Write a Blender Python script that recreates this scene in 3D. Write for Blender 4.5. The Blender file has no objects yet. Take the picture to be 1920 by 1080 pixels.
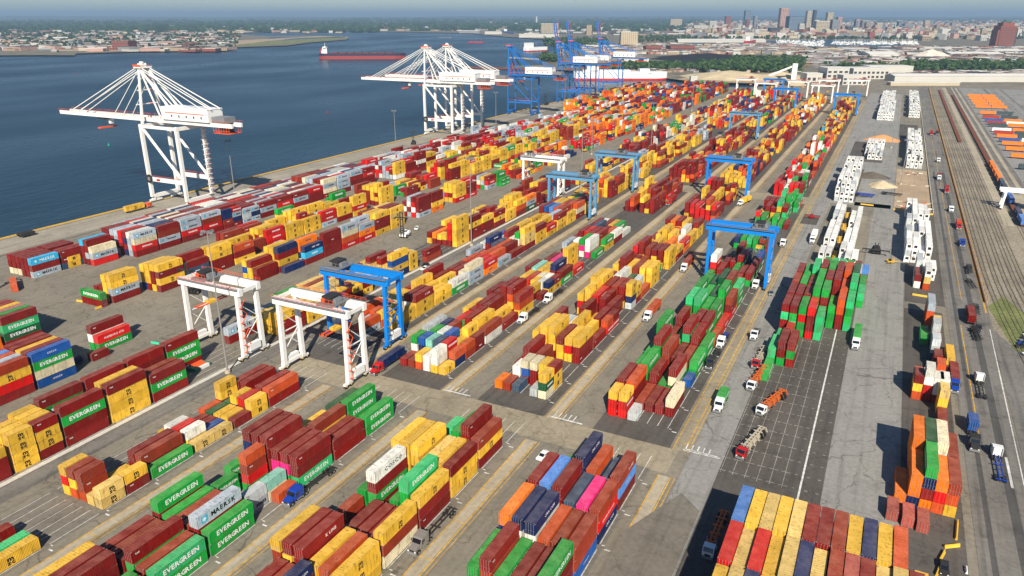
import bpy, math, random, sys
import numpy as np
from mathutils import Vector, Matrix
from mathutils.bvhtree import BVHTree
random.seed(7)
rad = math.radians
scene = bpy.context.scene
COL = scene.collection

# ------------------------------------------------------------------ camera
HCAM, PITCH, YAW = 107.8, .3537, .4669
Fv = Vector((-math.sin(YAW)*math.cos(PITCH), math.cos(YAW)*math.cos(PITCH), -math.sin(PITCH)))
Rv = Vector((math.cos(YAW), math.sin(YAW), 0)); Uv = Rv.cross(Fv)
cam = bpy.data.cameras.new('camera'); cam.sensor_width = 36; cam.lens = 1386.4/1920*36
cam.clip_start = 1; cam.clip_end = 90000
camo = bpy.data.objects.new('camera', cam); COL.objects.link(camo)
camo.matrix_world = Matrix(((Rv.x, Uv.x, -Fv.x, 0), (Rv.y, Uv.y, -Fv.y, 0), (Rv.z, Uv.z, -Fv.z, HCAM), (0, 0, 0, 1)))
scene.camera = camo
scene.render.resolution_x, scene.render.resolution_y = 1024, 576

# ------------------------------------------------------------------ light
SUN_EL, SUN_AZ = rad(37), math.atan2(.46, -.888)      # shadows fall away from the camera and towards the water
w = bpy.data.worlds.new('World'); scene.world = w; w.use_nodes = True
nt = w.node_tree; bg = nt.nodes['Background']
sky = nt.nodes.new('ShaderNodeTexSky'); sky.sky_type = 'NISHITA'; sky.sun_disc = False
sky.sun_elevation = SUN_EL; sky.sun_rotation = SUN_AZ; sky.air_density = 1.0; sky.dust_density = .3; sky.ozone_density = 1.5
tint = nt.nodes.new('ShaderNodeVectorMath'); tint.operation = 'MULTIPLY'; tint.inputs[1].default_value = (.76, .93, 1.12)   # blue summer haze
nt.links.new(sky.outputs[0], tint.inputs[0]); nt.links.new(tint.outputs[0], bg.inputs[0]); bg.inputs[1].default_value = .056
sl = bpy.data.lights.new('sun', 'SUN'); sl.energy = 5.0; sl.angle = rad(.5); sl.color = (1, .92, .79)
so = bpy.data.objects.new('sun', sl); COL.objects.link(so)
sd = Vector((math.sin(SUN_AZ)*math.cos(SUN_EL), math.cos(SUN_AZ)*math.cos(SUN_EL), math.sin(SUN_EL)))
so.rotation_euler = sd.to_track_quat('Z', 'Y').to_euler(); so.location = (60, -120, 300)
vs = scene.view_settings; vs.view_transform = 'Standard'; vs.look = 'None'; vs.gamma = 1; vs.exposure = 0.55
scene.cycles.max_bounces = 5; scene.cycles.diffuse_bounces = 2; scene.cycles.glossy_bounces = 2
scene.cycles.volume_bounces = 0; scene.cycles.caustics_reflective = False; scene.cycles.caustics_refractive = False

# ------------------------------------------------------------------ materials
def s2l(c):
    return tuple(((x/255)/12.92 if x/255 <= .04045 else (((x/255)+.055)/1.055)**2.4) for x in c)
def newmat(name):
    m = bpy.data.materials.new(name); m.use_nodes = True
    return m, m.node_tree, m.node_tree.nodes['Principled BSDF']
def N(t, typ, **kw):
    n = t.nodes.new(typ)
    for k, v in kw.items(): setattr(n, k, v)
    return n
MATS = {}
def mat(name, rgb, rough=.6, metal=0, noise=.18, scale=.6, bump=0, spec=.4, emit=0):
    """plain paint/steel with blotchy wear"""
    if name in MATS: return MATS[name]
    m, t, p = newmat(name); L = t.links.new
    col = s2l(rgb)
    tc = N(t, 'ShaderNodeTexCoord'); nz = N(t, 'ShaderNodeTexNoise'); nz.inputs['Scale'].default_value = scale; nz.inputs['Detail'].default_value = 6
    L(tc.outputs['Object'], nz.inputs['Vector'])
    mx = N(t, 'ShaderNodeMix', data_type='RGBA'); mx.inputs['A'].default_value = tuple(c*(1-noise) for c in col)+(1,)
    mx.inputs['B'].default_value = tuple(min(1, c*(1+noise)) for c in col)+(1,)
    L(nz.outputs[0], mx.inputs['Factor']); L(mx.outputs['Result'], p.inputs['Base Color'])
    p.inputs['Roughness'].default_value = rough; p.inputs['Metallic'].default_value = metal; p.inputs['Specular IOR Level'].default_value = spec
    if emit: p.inputs['Emission Color'].default_value = col+(1,); p.inputs['Emission Strength'].default_value = emit
    MATS[name] = m; return m

def paint(name, vcol):
    """container paint; colour from the object or (merged stacks) from the colour attribute; sun-bleached roofs, rust streaks, grime"""
    m, t, p = newmat(name); L = t.links.new
    if vcol:
        a = N(t, 'ShaderNodeAttribute', attribute_name='col'); src = a.outputs['Color']
    else:
        a = N(t, 'ShaderNodeObjectInfo'); src = a.outputs['Color']
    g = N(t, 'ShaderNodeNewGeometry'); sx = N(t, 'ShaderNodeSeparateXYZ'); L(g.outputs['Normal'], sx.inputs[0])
    n1 = N(t, 'ShaderNodeTexNoise'); n1.inputs['Scale'].default_value = .35; n1.inputs['Detail'].default_value = 8; n1.inputs['Roughness'].default_value = .65
    L(g.outputs['Position'], n1.inputs['Vector'])
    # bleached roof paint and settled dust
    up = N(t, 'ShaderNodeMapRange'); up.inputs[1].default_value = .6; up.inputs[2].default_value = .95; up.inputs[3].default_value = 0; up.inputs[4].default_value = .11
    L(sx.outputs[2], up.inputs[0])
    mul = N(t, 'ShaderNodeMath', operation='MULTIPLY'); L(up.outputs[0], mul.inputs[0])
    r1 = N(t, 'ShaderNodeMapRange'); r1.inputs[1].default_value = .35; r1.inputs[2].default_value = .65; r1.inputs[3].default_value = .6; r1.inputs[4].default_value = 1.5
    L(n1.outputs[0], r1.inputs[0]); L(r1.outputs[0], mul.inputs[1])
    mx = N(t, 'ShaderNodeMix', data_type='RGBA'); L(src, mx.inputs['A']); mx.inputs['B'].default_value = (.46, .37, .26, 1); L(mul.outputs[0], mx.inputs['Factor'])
    # rust and dirt
    mp = N(t, 'ShaderNodeMapping'); mp.inputs['Scale'].default_value = (1.6, 1.6, .25); L(g.outputs['Position'], mp.inputs[0])
    n2 = N(t, 'ShaderNodeTexNoise'); n2.inputs['Scale'].default_value = 1.1; n2.inputs['Detail'].default_value = 7; L(mp.outputs[0], n2.inputs['Vector'])
    r2 = N(t, 'ShaderNodeMapRange'); r2.inputs[1].default_value = .54; r2.inputs[2].default_value = .74; r2.inputs[4].default_value = .7; L(n2.outputs[0], r2.inputs[0])
    m2 = N(t, 'ShaderNodeMix', data_type='RGBA'); L(r2.outputs[0], m2.inputs['Factor']); L(mx.outputs['Result'], m2.inputs['A']); m2.inputs['B'].default_value = (.10, .055, .03, 1)
    # broad tone change
    hs = N(t, 'ShaderNodeHueSaturation'); L(m2.outputs['Result'], hs.inputs['Color'])
    r3 = N(t, 'ShaderNodeMapRange'); r3.inputs[1].default_value = .3; r3.inputs[2].default_value = .7; r3.inputs[3].default_value = .76; r3.inputs[4].default_value = 1.18
    L(n1.outputs[0], r3.inputs[0]); L(r3.outputs[0], hs.inputs['Value']); L(hs.outputs[0], p.inputs['Base Color'])
    p.inputs['Roughness'].default_value = .5; p.inputs['Specular IOR Level'].default_value = .14
    return m
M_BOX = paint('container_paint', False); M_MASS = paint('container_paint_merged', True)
M_GALV = mat('galvanised_bars', (150, 145, 140), .5, .3)
M_WHITE = mat('white_lettering', (232, 232, 228), .6, 0, .05); M_BLACK = mat('black_lettering', (22, 22, 26), .6, 0, .05)
M_NAVYL = mat('navy_lettering', (20, 40, 110), .6); M_SKYL = mat('sky_blue_panel', (60, 175, 215), .6)
M_CW = mat('crane_white', (230, 227, 219), .5, 0, .12, .5); M_CB = mat('crane_blue', (2, 122, 206), .45, 0, .16, .3)
M_CS = mat('crane_faded_blue', (84, 140, 176), .55, 0, .25, .3)
M_OR = mat('safety_orange', (225, 88, 40), .6); M_YEL = mat('safety_yellow', (214, 170, 52), .6, 0, .25); M_CBF = mat('quay_crane_blue', (22, 104, 176), .55, 0, .2, .3)
M_DK = mat('dark_steel', (45, 43, 42), .6); M_TYRE = mat('tyre_rubber', (24, 24, 25), .85); M_GLASS = mat('dark_glass', (18, 24, 30), .08, 0, .02, 1, 0, .8)
M_CONC = mat('concrete', (176, 166, 146), .85, 0, .12, .2); M_RED = mat('red_paint', (180, 30, 26), .45)
M_WT = mat('white_paint', (228, 228, 224), .4, 0, .05); M_GREY = mat('grey_paint', (120, 122, 124), .45); M_BLUET = mat('blue_cab_paint', (22, 60, 150), .35)
M_SILVER = mat('silver_paint', (150, 148, 146), .35, .5); M_RIM = mat('wheel_rim', (170, 170, 168), .4, .6)
M_BRN = mat('rust_brown', (112, 62, 40), .8, 0, .3, 1); M_CHORG = mat('chassis_orange', (200, 100, 40), .6)

def ground_mat(name, rgb, var=.16, crack=.0, joints=0, fine=.12, stain=.25, jw=.01, bump=.02):
    if name in MATS: return MATS[name]
    m, t, p = newmat(name); L = t.links.new; col = s2l(rgb)
    g = N(t, 'ShaderNodeNewGeometry')
    n1 = N(t, 'ShaderNodeTexNoise'); n1.inputs['Scale'].default_value = .035; n1.inputs['Detail'].default_value = 9; n1.inputs['Roughness'].default_value = .6
    n2 = N(t, 'ShaderNodeTexNoise'); n2.inputs['Scale'].default_value = .9; n2.inputs['Detail'].default_value = 8
    # long tyre / traffic streaks along the rows
    mp = N(t, 'ShaderNodeMapping'); mp.inputs['Scale'].default_value = (.55, .018, 1); L(g.outputs['Position'], mp.inputs[0])
    n3 = N(t, 'ShaderNodeTexNoise'); n3.inputs['Scale'].default_value = 1; n3.inputs['Detail'].default_value = 5; L(mp.outputs[0], n3.inputs['Vector'])
    L(g.outputs['Position'], n1.inputs['Vector']); L(g.outputs['Position'], n2.inputs['Vector'])
    def mr(src, a, b, c, d):
        r = N(t, 'ShaderNodeMapRange'); r.inputs[1].default_value = a; r.inputs[2].default_value = b; r.inputs[3].default_value = c; r.inputs[4].default_value = d; L(src, r.inputs[0]); return r.outputs[0]
    def mul(a, b):
        q = N(t, 'ShaderNodeMath', operation='MULTIPLY'); L(a, q.inputs[0]); L(b, q.inputs[1]); return q.outputs[0]
    v = mul(mr(n1.outputs[0], .3, .7, 1-var, 1+var), mr(n2.outputs[0], .3, .7, 1-fine, 1+fine))
    v = mul(v, mr(n3.outputs[0], .5, .72, 1, 1-stain))
    n5 = N(t, 'ShaderNodeTexNoise'); n5.inputs['Scale'].default_value = .16; n5.inputs['Detail'].default_value = 9; n5.inputs['Roughness'].default_value = .7; L(g.outputs['Position'], n5.inputs['Vector'])
    v = mul(v, mr(n5.outputs[0], .52, .72, 1, 1-stain*1.3))
    if crack:
        vo = N(t, 'ShaderNodeTexVoronoi', feature='DISTANCE_TO_EDGE'); vo.inputs['Scale'].default_value = .07
        n4 = N(t, 'ShaderNodeTexNoise'); n4.inputs['Scale'].default_value = .12; n4.inputs['Detail'].default_value = 6
        L(g.outputs['Position'], n4.inputs['Vector'])
        va = N(t, 'ShaderNodeVectorMath', operation='MULTIPLY_ADD'); L(n4.outputs[1], va.inputs[0]); va.inputs[1].default_value = (14, 14, 0); L(g.outputs['Position'], va.inputs[2])
        L(va.outputs[0], vo.inputs['Vector'])
        v = mul(v, mr(vo.outputs[0], .004, .012, 1-crack, 1))
    if joints:
        br = N(t, 'ShaderNodeTexBrick', offset=0); br.inputs['Scale'].default_value = 1; br.inputs['Brick Width'].default_value = joints; br.inputs['Row Height'].default_value = joints
        br.inputs['Mortar Size'].default_value = jw; br.inputs['Color1'].default_value = (1, 1, 1, 1); br.inputs['Color2'].default_value = (.9, .9, .9, 1); br.inputs['Mortar'].default_value = (.6, .6, .6, 1)
        L(g.outputs['Position'], br.inputs['Vector']); v = mul(v, br.outputs[0])
    mx = N(t, 'ShaderNodeVectorMath', operation='SCALE'); mx.inputs[0].default_value = col; L(v, mx.inputs['Scale']); L(mx.outputs[0], p.inputs['Base Color'])
    p.inputs['Roughness'].default_value = .88; p.inputs['Specular IOR Level'].default_value = .25
    MATS[name] = m; return m

# ------------------------------------------------------------------ mesh helpers
class MB:
    def __init__(s): s.v = []; s.f = []; s.m = []; s.mats = []; s.c = []
    def mi(s, m):
        if m not in s.mats: s.mats.append(m)
        return s.mats.index(m)
    def add(s, vs, fs, m, c=None):
        b = len(s.v); s.v += [tuple(v) for v in vs]; k = s.mi(m)
        for f in fs: s.f.append(tuple(b+i for i in f)); s.m.append(k)
        if c is not None: s.c += [c]*len(fs)
    def box(s, x0, y0, z0, x1, y1, z1, m, c=None, T=None):
        vs = [(x0,y0,z0),(x1,y0,z0),(x1,y1,z0),(x0,y1,z0),(x0,y0,z1),(x1,y0,z1),(x1,y1,z1),(x0,y1,z1)]
        if T is not None: vs = [T @ Vector(v) for v in vs]
        s.add(vs, [(0,3,2,1),(4,5,6,7),(0,1,5,4),(1,2,6,5),(2,3,7,6),(3,0,4,7)], m, c)
    def bar(s, p, q, w, m, h=None, w2=None):
        """a square-section beam from p to q (w wide, h deep), tapering to w2"""
        p, q = Vector(p), Vector(q); d = (q-p)
        if d.length < 1e-6: return
        d.normalize(); u = Vector((0, 0, 1)) if abs(d.z) < .9 else Vector((0, 1, 0))
        a = d.cross(u).normalized(); b = a.cross(d).normalized(); h = h or w; k = (w2 or w)/w
        vs = [p+a*sx*w/2+b*sy*h/2 for sx, sy in ((-1,-1),(1,-1),(1,1),(-1,1))]+[q+a*sx*w*k/2+b*sy*h*k/2 for sx, sy in ((-1,-1),(1,-1),(1,1),(-1,1))]
        s.add(vs, [(0,3,2,1),(4,5,6,7),(0,1,5,4),(1,2,6,5),(2,3,7,6),(3,0,4,7)], m)
    def cyl(s, p, q, r, m, n=8, r2=None):
        p, q = Vector(p), Vector(q); d = (q-p).normalized(); u = Vector((0, 0, 1)) if abs(d.z) < .9 else Vector((0, 1, 0))
        a = d.cross(u).normalized(); b = a.cross(d).normalized(); r2 = r if r2 is None else r2; vs = []
        for c, rr in ((p, r), (q, r2)):
            for i in range(n): an = 2*math.pi*i/n; vs.append(c+a*math.cos(an)*rr+b*math.sin(an)*rr)
        s.add(vs, [tuple(range(n))[::-1], tuple(range(n, 2*n))]+[(i, (i+1) % n, n+(i+1) % n, n+i) for i in range(n)], m)
    def prism(s, pts, axis, a, b, m):
        """polygon pts (2-D) extruded along axis from a to b"""
        n = len(pts)
        def P(p, t): return (t, p[0], p[1]) if axis == 0 else ((p[0], t, p[1]) if axis == 1 else (p[0], p[1], t))
        vs = [P(p, a) for p in pts]+[P(p, b) for p in pts]
        s.add(vs, [tuple(range(n))[::-1], tuple(range(n, 2*n))]+[(i, (i+1) % n, n+(i+1) % n, n+i) for i in range(n)], m)
    def mesh(s, name):
        me = bpy.data.meshes.new(name); me.from_pydata(s.v, [], s.f)
        for m in s.mats: me.materials.append(m)
        me.polygons.foreach_set('material_index', s.m)
        if s.c and len(s.c) == len(s.f):
            at = me.color_attributes.new('col', 'FLOAT_COLOR', 'CORNER')
            arr = np.repeat(np.array([(c[0], c[1], c[2], 1.) for c in s.c]), [len(f) for f in s.f], axis=0)
            at.data.foreach_set('color', arr.astype(np.float32).ravel())
        me.update(); return me
    def obj(s, name, parent=None, loc=None, rz=0): return link(name, s.mesh(name), parent, loc, rz)
def link(name, me, parent=None, loc=None, rz=0):
    o = bpy.data.objects.new(name, me); COL.objects.link(o)
    if parent: o.parent = parent
    if loc: o.location = loc
    if rz: o.rotation_euler = (0, 0, rz)
    return o
def tag(o, label=None, cat=None, group=None, kind=None):
    if label: o['label'] = label
    if cat: o['category'] = cat
    if group: o['group'] = group
    if kind: o['kind'] = kind
    return o
def empty(name, loc, rz=0):
    o = bpy.data.objects.new(name, None); COL.objects.link(o); o.location = loc; o.rotation_euler = (0, 0, rz); o.empty_display_size = 1; return o
ZC = [0]
def flat(name, polys, z, m, kind='structure', parent=None):
    mb = MB()
    if z > 0: ZC[0] += 1; z = (.04 if z > .03 else 0)+ZC[0]*.004          # every sheet lies on its own level
    for p in polys: mb.add([(x, y, z) for x, y in p], [tuple(range(len(p)))], m)
    return tag(mb.obj(name, parent), kind=kind)
def R4(x0, y0, x1, y1): return [(x0, y0), (x1, y0), (x1, y1), (x0, y1)]
def copytree(o, loc, rz=0, parent=None):
    c = o.copy(); COL.objects.link(c)
    if parent: c.parent = parent
    else: c.location = loc; c.rotation_euler = (0, 0, rz)
    for ch in list(o.children): copytree(ch, None, 0, c)
    return c
# ------------------------------------------------------------------ where a spot seen in the photograph stands on the ground
def at(px, py, z=0):
    d = Fv+Rv*((px-960)/1386.4)-Uv*((py-540)/1386.4)
    t = (z-HCAM)/d.z; return (d.x*t, d.y*t)
def ats(*p): return [at(*q) for q in p]

G_ASPH = ground_mat('yard_asphalt', (128, 121, 107), joints=0, crack=.35)
G_DARK = ground_mat('dark_pad', (88, 83, 77), joints=0, crack=.25)
G_SLOT = ground_mat('slot_pad', (118, 112, 101), crack=.2)
G_CONC = ground_mat('aisle_concrete', (152, 141, 119), joints=6, crack=.25, var=.12)
G_STRIP = ground_mat('strip_concrete', (172, 161, 139), joints=6, crack=0, var=.1)
G_SLAB = ground_mat('grey_slab', (140, 138, 132), joints=0, crack=.4, var=.08)
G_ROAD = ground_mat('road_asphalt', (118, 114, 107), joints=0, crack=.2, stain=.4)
G_QUAY = ground_mat('quay_concrete', (154, 146, 130), joints=9, crack=.15)
G_KERB = ground_mat('pale_kerb', (196, 192, 180), joints=0, var=.06, stain=.05)
G_LINEY = ground_mat('yellow_line', (206, 158, 52), var=.2, fine=.35, stain=.3)
G_LINEW = ground_mat('white_line', (205, 203, 196), var=.15, fine=.35, stain=.2)
G_TAN = ground_mat('bare_dirt', (166, 145, 118), var=.25, stain=.1)
G_GRASS = ground_mat('rough_grass', (112, 116, 68), var=.45, fine=.4, stain=0)
G_BALLAST = ground_mat('track_ballast', (142, 132, 114), var=.25, fine=.35)
G_LAND = ground_mat('shore_land', (112, 106, 90), var=.4, fine=.2, stain=0)
G_FARLAND = ground_mat('far_land', (58, 74, 58), var=.35, stain=0)
G_COAL = ground_mat('coal_black', (30, 30, 33), var=.3, stain=0)
# deep water
m, t, p = newmat('harbour_water'); L = t.links.new
g = N(t, 'ShaderNodeNewGeometry'); mp = N(t, 'ShaderNodeMapping'); mp.inputs['Scale'].default_value = (1, .45, 1); mp.inputs['Rotation'].default_value = (0, 0, rad(35))
L(g.outputs['Position'], mp.inputs[0])
n1 = N(t, 'ShaderNodeTexNoise'); n1.inputs['Scale'].default_value = .13; n1.inputs['Detail'].default_value = 8; n1.inputs['Roughness'].default_value = .62; L(mp.outputs[0], n1.inputs['Vector'])
n2 = N(t, 'ShaderNodeTexNoise'); n2.inputs['Scale'].default_value = .004; n2.inputs['Detail'].default_value = 5; L(mp.outputs[0], n2.inputs['Vector'])
b = N(t, 'ShaderNodeBump'); b.inputs['Strength'].default_value = .75; b.inputs['Distance'].default_value = 1.4; L(n1.outputs[0], b.inputs['Height']); L(b.outputs[0], p.inputs['Normal'])
cr = N(t, 'ShaderNodeMix', data_type='RGBA'); cr.inputs['A'].default_value = (.003, .020, .036, 1); cr.inputs['B'].default_value = (.006, .028, .048, 1); L(n2.outputs[0], cr.inputs['Factor'])
L(cr.outputs['Result'], p.inputs['Base Color'])
r = N(t, 'ShaderNodeMapRange'); r.inputs[1].default_value = .4; r.inputs[2].default_value = .65; r.inputs[3].default_value = .26; r.inputs[4].default_value = .40; L(n2.outputs[0], r.inputs[0]); L(r.outputs[0], p.inputs['Roughness'])
p.inputs['Specular IOR Level'].default_value = .18
M_WATER = m

flat('sea', [R4(-70000, -3000, 70000, 90000)], -3.6, M_WATER)
YARD = [(-398.5, -400), (520, -400), (520, 1500), (-150, 1500), (-165, 1330), (-210, 1246), (-290, 1222), (-398.5, 1196)]
mb = MB(); n = len(YARD)
mb.add([(x, y, 0) for x, y in YARD]+[(x, y, -5) for x, y in YARD], [tuple(range(n))], G_ASPH)
mb.add([(x, y, 0) for x, y in YARD]+[(x, y, -5) for x, y in YARD], [(i, i+n, (i+1) % n+n, (i+1) % n) for i in range(n)], M_CONC)
tag(mb.obj('ground'), kind='structure')
shore = ats((-400, 118), (-60, 106), (0, 103.5), (70, 103), (140, 103.5), (143, 100), (240, 97), (345, 95.5), (335, 92), (440, 88.5), (540, 85), (575, 80), (650, 74), (655, 69), (590, 66.5), (500, 67.5),
    (430, 63), (520, 59), (640, 58), (780, 60), (880, 62), (950, 69), (1000, 72), (1060, 76), (1090, 84), (1045, 100), (1042, 112), (1015, 116), (1018, 121), (950, 123), (948, 126), (1050, 131),
    (1110, 134), (1255, 147), (1310, 154), (1470, 157))
far = [(-150, 1400), (540, 1400), (2600, 1400), (30000, 9000), (30000, 60000), (-60000, 60000), (-60000, 9000)]
flat('shore_land', [shore+far], -.4, G_LAND)
flat('inlet_water', [ats((1272, 86), (1300, 79), (1420, 77), (1540, 74), (1640, 76), (1700, 84), (1640, 91), (1540, 93), (1470, 90), (1380, 88), (1290, 89)),
    ats((1110, 86), (1180, 84), (1270, 83), (1275, 90), (1120, 93)), ats((505, 70), (600, 68.3), (640, 70.5), (560, 76), (500, 74))], -.3, M_WATER)
flat('far_land', [ats((-900, 78), (0, 62), (300, 57), (440, 57), (640, 55), (900, 56), (1000, 64), (1200, 62), (1300, 50), (1500, 46), (1900, 52), (2500, 70))+[(30000, 9500), (30000, 60000), (-60000, 60000), (-60000, 9500)]], -.25, G_FARLAND)
flat('beach', [ats((1270, 149), (1310, 153.5), (1500, 157), (1560, 150), (1480, 137), (1380, 138), (1300, 142))], -.2, G_TAN)
flat('coal_field', [ats((1215, 110), (1300, 100), (1400, 103), (1495, 112), (1490, 125), (1400, 122), (1280, 117))], -.2, G_COAL)
flat('spit_grass', [ats((500, 78), (560, 73.5), (640, 70), (652, 72), (600, 77), (540, 82), (460, 86), (440, 84))], -.22, G_GRASS)
flat('spit_sand', [ats((150, 98), (330, 84), (440, 76), (520, 72), (600, 67.3), (650, 70), (656, 72), (640, 69), (560, 71.5), (500, 77), (440, 86), (300, 93))], -.24, G_TAN)
# quay apron, crane rails
flat('quay_apron', [R4(-398.3, -200, -372, 1195)], .004, G_QUAY)
flat('quay_road', [R4(-371, -200, -348, 1190)], .004, G_ASPH)
mb = MB()
for x in (-396.3, -368.5): mb.box(x-.25, -200, .004, x+.25, 1190, .06, M_DK)
tag(mb.obj('crane_rail'), kind='structure')
mb = MB(); mb.box(-398.45, -200, .0, -397.7, 1195, .55, M_YEL)
o = mb.obj('quay_edge_kerb'); tag(o, kind='structure')
# yard pads, concrete strips, lanes
COLS = [-198.9, -166.2, -131.2, -96.2, -59.5]
pads, strips, slots, yl, wl, conc = [], [], [], [], [], []
for i, x0 in enumerate(COLS):
    pads += [R4(x0-1.2, 170, x0+20.6, 472), R4(x0-1.2, 492, x0+20.6, 1120)]
    slots += [R4(x0-.8, -60, x0+18.4, 158.5)]
    for ya, yb in ((-60, 157), (170, 472), (492, 1120)):
        strips.append(R4(x0+21.6, ya, x0+24.2, yb))
        for dx, wd in ((21.3, .26), (24.35, .26), (25.4, .14)): yl.append(R4(x0+dx, ya, x0+dx+wd, yb))
        y = ya+4
        while ya < 300 and y < min(yb, 420): yl.append(R4(x0+21.6, y, x0+24.3, y+.2)); y += 13.42
flat('aisle_concrete', [R4(-163, 158, -36.5, 170), R4(-166, 472, -36, 492)], .004, G_CONC)
flat('container_pad', pads, .008, G_DARK)
flat('slot_ground', slots, .008, G_SLOT)
flat('concrete_strip', strips, .012, G_STRIP)
flat('lane_concrete', [R4(-37.8, 170, -33.5, 1120)], .008, G_CONC)
flat('lane_asphalt', [R4(-33.3, 60, -25.0, 1120)], .008, G_SLAB)
# slot lines
for x0 in COLS:
    for nb in list(range(-2, 11))+list(range(12, 34)):
        y0 = 18+13.42*nb
        for k in range(7):
            x = x0-.25+k*2.95
            if y0 < 330: wl.append(R4(x-.08, y0+.4, x+.08, y0+12))
        if y0 < 300:
            wl.append(R4(x0+17.9, y0+.2, x0+18.6, y0+.5)); wl.append(R4(x0+18.9, y0-.9, x0+20.2, y0-.5))
# lane numbers: long bar with ticks beside each block end
for x0 in (-109.6, -73.6, -35.5):
    wl.append(R4(x0, 170.6, x0+9.5, 171.2))
    for k in range(5): wl.append(R4(x0+.4+k*1.5, 171.4, x0+.7+k*1.5, 174.2))
wl += [R4(-35.2, 171, -26.5, 171.6)]
flat('yellow_road_marking', yl, .018, G_LINEY)
# the empty grid yard on the right
flat('grid_yard', [R4(-25, 60, -.9, 322)], .008, G_DARK)
gl = []
for x in np.arange(-24.6, -8, 2.95): gl.append(R4(x-.05, 165, x+.05, 300))
for k in range(26):
    y = 166+6.2*k
    if y < 300: gl += [R4(-24.5+j*2.95-1.1, y, -24.5+j*2.95+1.1, y+.16) for j in range(6)]
for k in range(25): gl += [R4(x-.35, 166+k*6.2, x+.35, 166.2+k*6.2) for x in (-7.3, -4.4, -1.9)]
wl.append(R4(-6.0, 60, -5.55, 322))
flat('grey_slab', [R4(-.8, 60, 15.8, 482)], .008, G_SLAB)
flat('grey_slab_far', [R4(-33.2, 492, 9, 1240), R4(-12, 480, 9.2, 492), R4(-33, 482, 8, 492)], .008, G_SLAB)
flat('dark_patch', [[(16, 60), (28.6, 60), (29.2, 310), (16, 310)], R4(16.2, 318, 30.5, 478), R4(-24, 492, -12, 606), R4(-26, 640, -1, 745), R4(-36, 424, -27.5, 447)], .012, G_DARK); flat('asphalt_patch', [[(-39, 60), (-25.5, 60), (-25.5, 147), (-31, 152), (-39, 132)]], .012, G_SLOT)
flat('dirt_patch', [R4(9.6, 484, 29.3, 618)], .012, G_TAN)
flat('main_road', [R4(30.8, 40, 43.8, 1390)], .008, G_ROAD)
flat('tyre_worn_lane', [R4(38.6, 60, 40.6, 620), R4(33.2, 60, 34.4, 620)], .008, ground_mat('tyre_dark', (84, 82, 79), stain=.4)); flat('road_shoulder', [[(44, -20), (90, -20), (74, 262), (58, 302), (44.3, 318)]], .008, G_ROAD)
wl += [[(42.0, 120), (42.3, 120), (44.3, 300), (44.0, 300)], R4(40, 190, 40.6, 205)]
flat('white_road_marking', wl, .018, G_LINEW); flat('worn_grid_marking', gl, .018, ground_mat('worn_line', (168, 163, 152), fine=.4))
flat('yellow_lane_line', [R4(34.8, 210, 35.05, 300), R4(44.1, 318, 44.6, 1390), R4(36.6, 330, 36.8, 900)], .018, G_LINEY)
flat('pale_kerb_line', [R4(-180.9, 20, -179.2, 1100)], .05, G_KERB)
flat('kerb_side_strip', [R4(-179.1, 20, -173, 1100)], .012, G_ROAD)  # strip of road asphalt running alongside the pale kerb
mb = MB(); mb.box(30.0, 482, 0, 30.5, 1240, .8, M_CONC); mb.box(44.7, 330, 0, 45.0, 1380, .9, M_BRN)
tag(mb.obj('low_kerb_wall'), kind='structure')
# striped empty rack
st = []
for k in range(12): st.append(R4(9, 790+k*8.4, 25.7, 794+k*8.4))
flat('striped_ground', st, .018, G_COAL)
# rail yard
flat('rail_ballast', [[(45.2, 300), (58, 262), (140, 262), (140, 480), (64, 480), (64, 1390), (45.2, 1390)]], .004, G_BALLAST)
flat('rail_apron', [R4(64.2, 470, 69.0, 1380), R4(76, 262, 84, 1390)], .012, G_STRIP)
flat('trailer_park', [R4(84.2, 262, 190, 1390)], .008, G_SLAB)
flat('trailer_lane', [R4(78, 560, 81.5, 1390), R4(84.5, 500, 87, 1390), R4(119, 500, 123, 1390), R4(141, 500, 144, 1390)], .018, G_ROAD)
def curve_x(x, y, k=1): return x+(max(0, 390-y)/62)**2*1.35*k
mb = MB()
for x in (47.6, 51.2, 54.8, 58.4, 61.6):
    ys = list(range(262, 400, 12))+[420, 1390]
    for a, b2 in zip(ys[:-1], ys[1:]):
        for dx in (-.75, .75):
            xa, xb = curve_x(x+dx, a), curve_x(x+dx, b2)
            mb.add([(xa-.09, a, .17), (xa+.09, a, .17), (xb+.09, b2, .17), (xb-.09, b2, .17)], [(0, 1, 2, 3)], M_DK)
            mb.add([(xa-.09, a, .0), (xb-.09, b2, .0), (xb-.09, b2, .17), (xa-.09, a, .17)], [(0, 1, 2, 3)], M_BRN)
for x in (71, 74.6, 129, 133):
    for dx in (-.75, .75): mb.box(x+dx-.09, 420, 0, x+dx+.09, 1390, .17, M_DK)
tag(mb.obj('railway_track'), kind='structure')
mb = MB()
M_SLEEP = mat('weathered_sleeper', (104, 94, 80), .9)
for x in (47.6, 51.2, 54.8, 58.4, 61.6):
    y = 266
    while y < 760:
        xc = curve_x(x, y); mb.box(xc-1.3, y, .0, xc+1.3, y+.3, .1, M_SLEEP); y += 1.6 if y < 400 else 2.4
tag(mb.obj('railway_sleepers'), kind='structure')
flat('grass_patch', [[(45.4, 326), (52, 342), (60, 316), (70, 296), (74, 274), (60, 268), (50, 284)], [(60, 300), (66, 300), (76, 270), (70, 268)]], .02, G_GRASS, kind='stuff')

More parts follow.
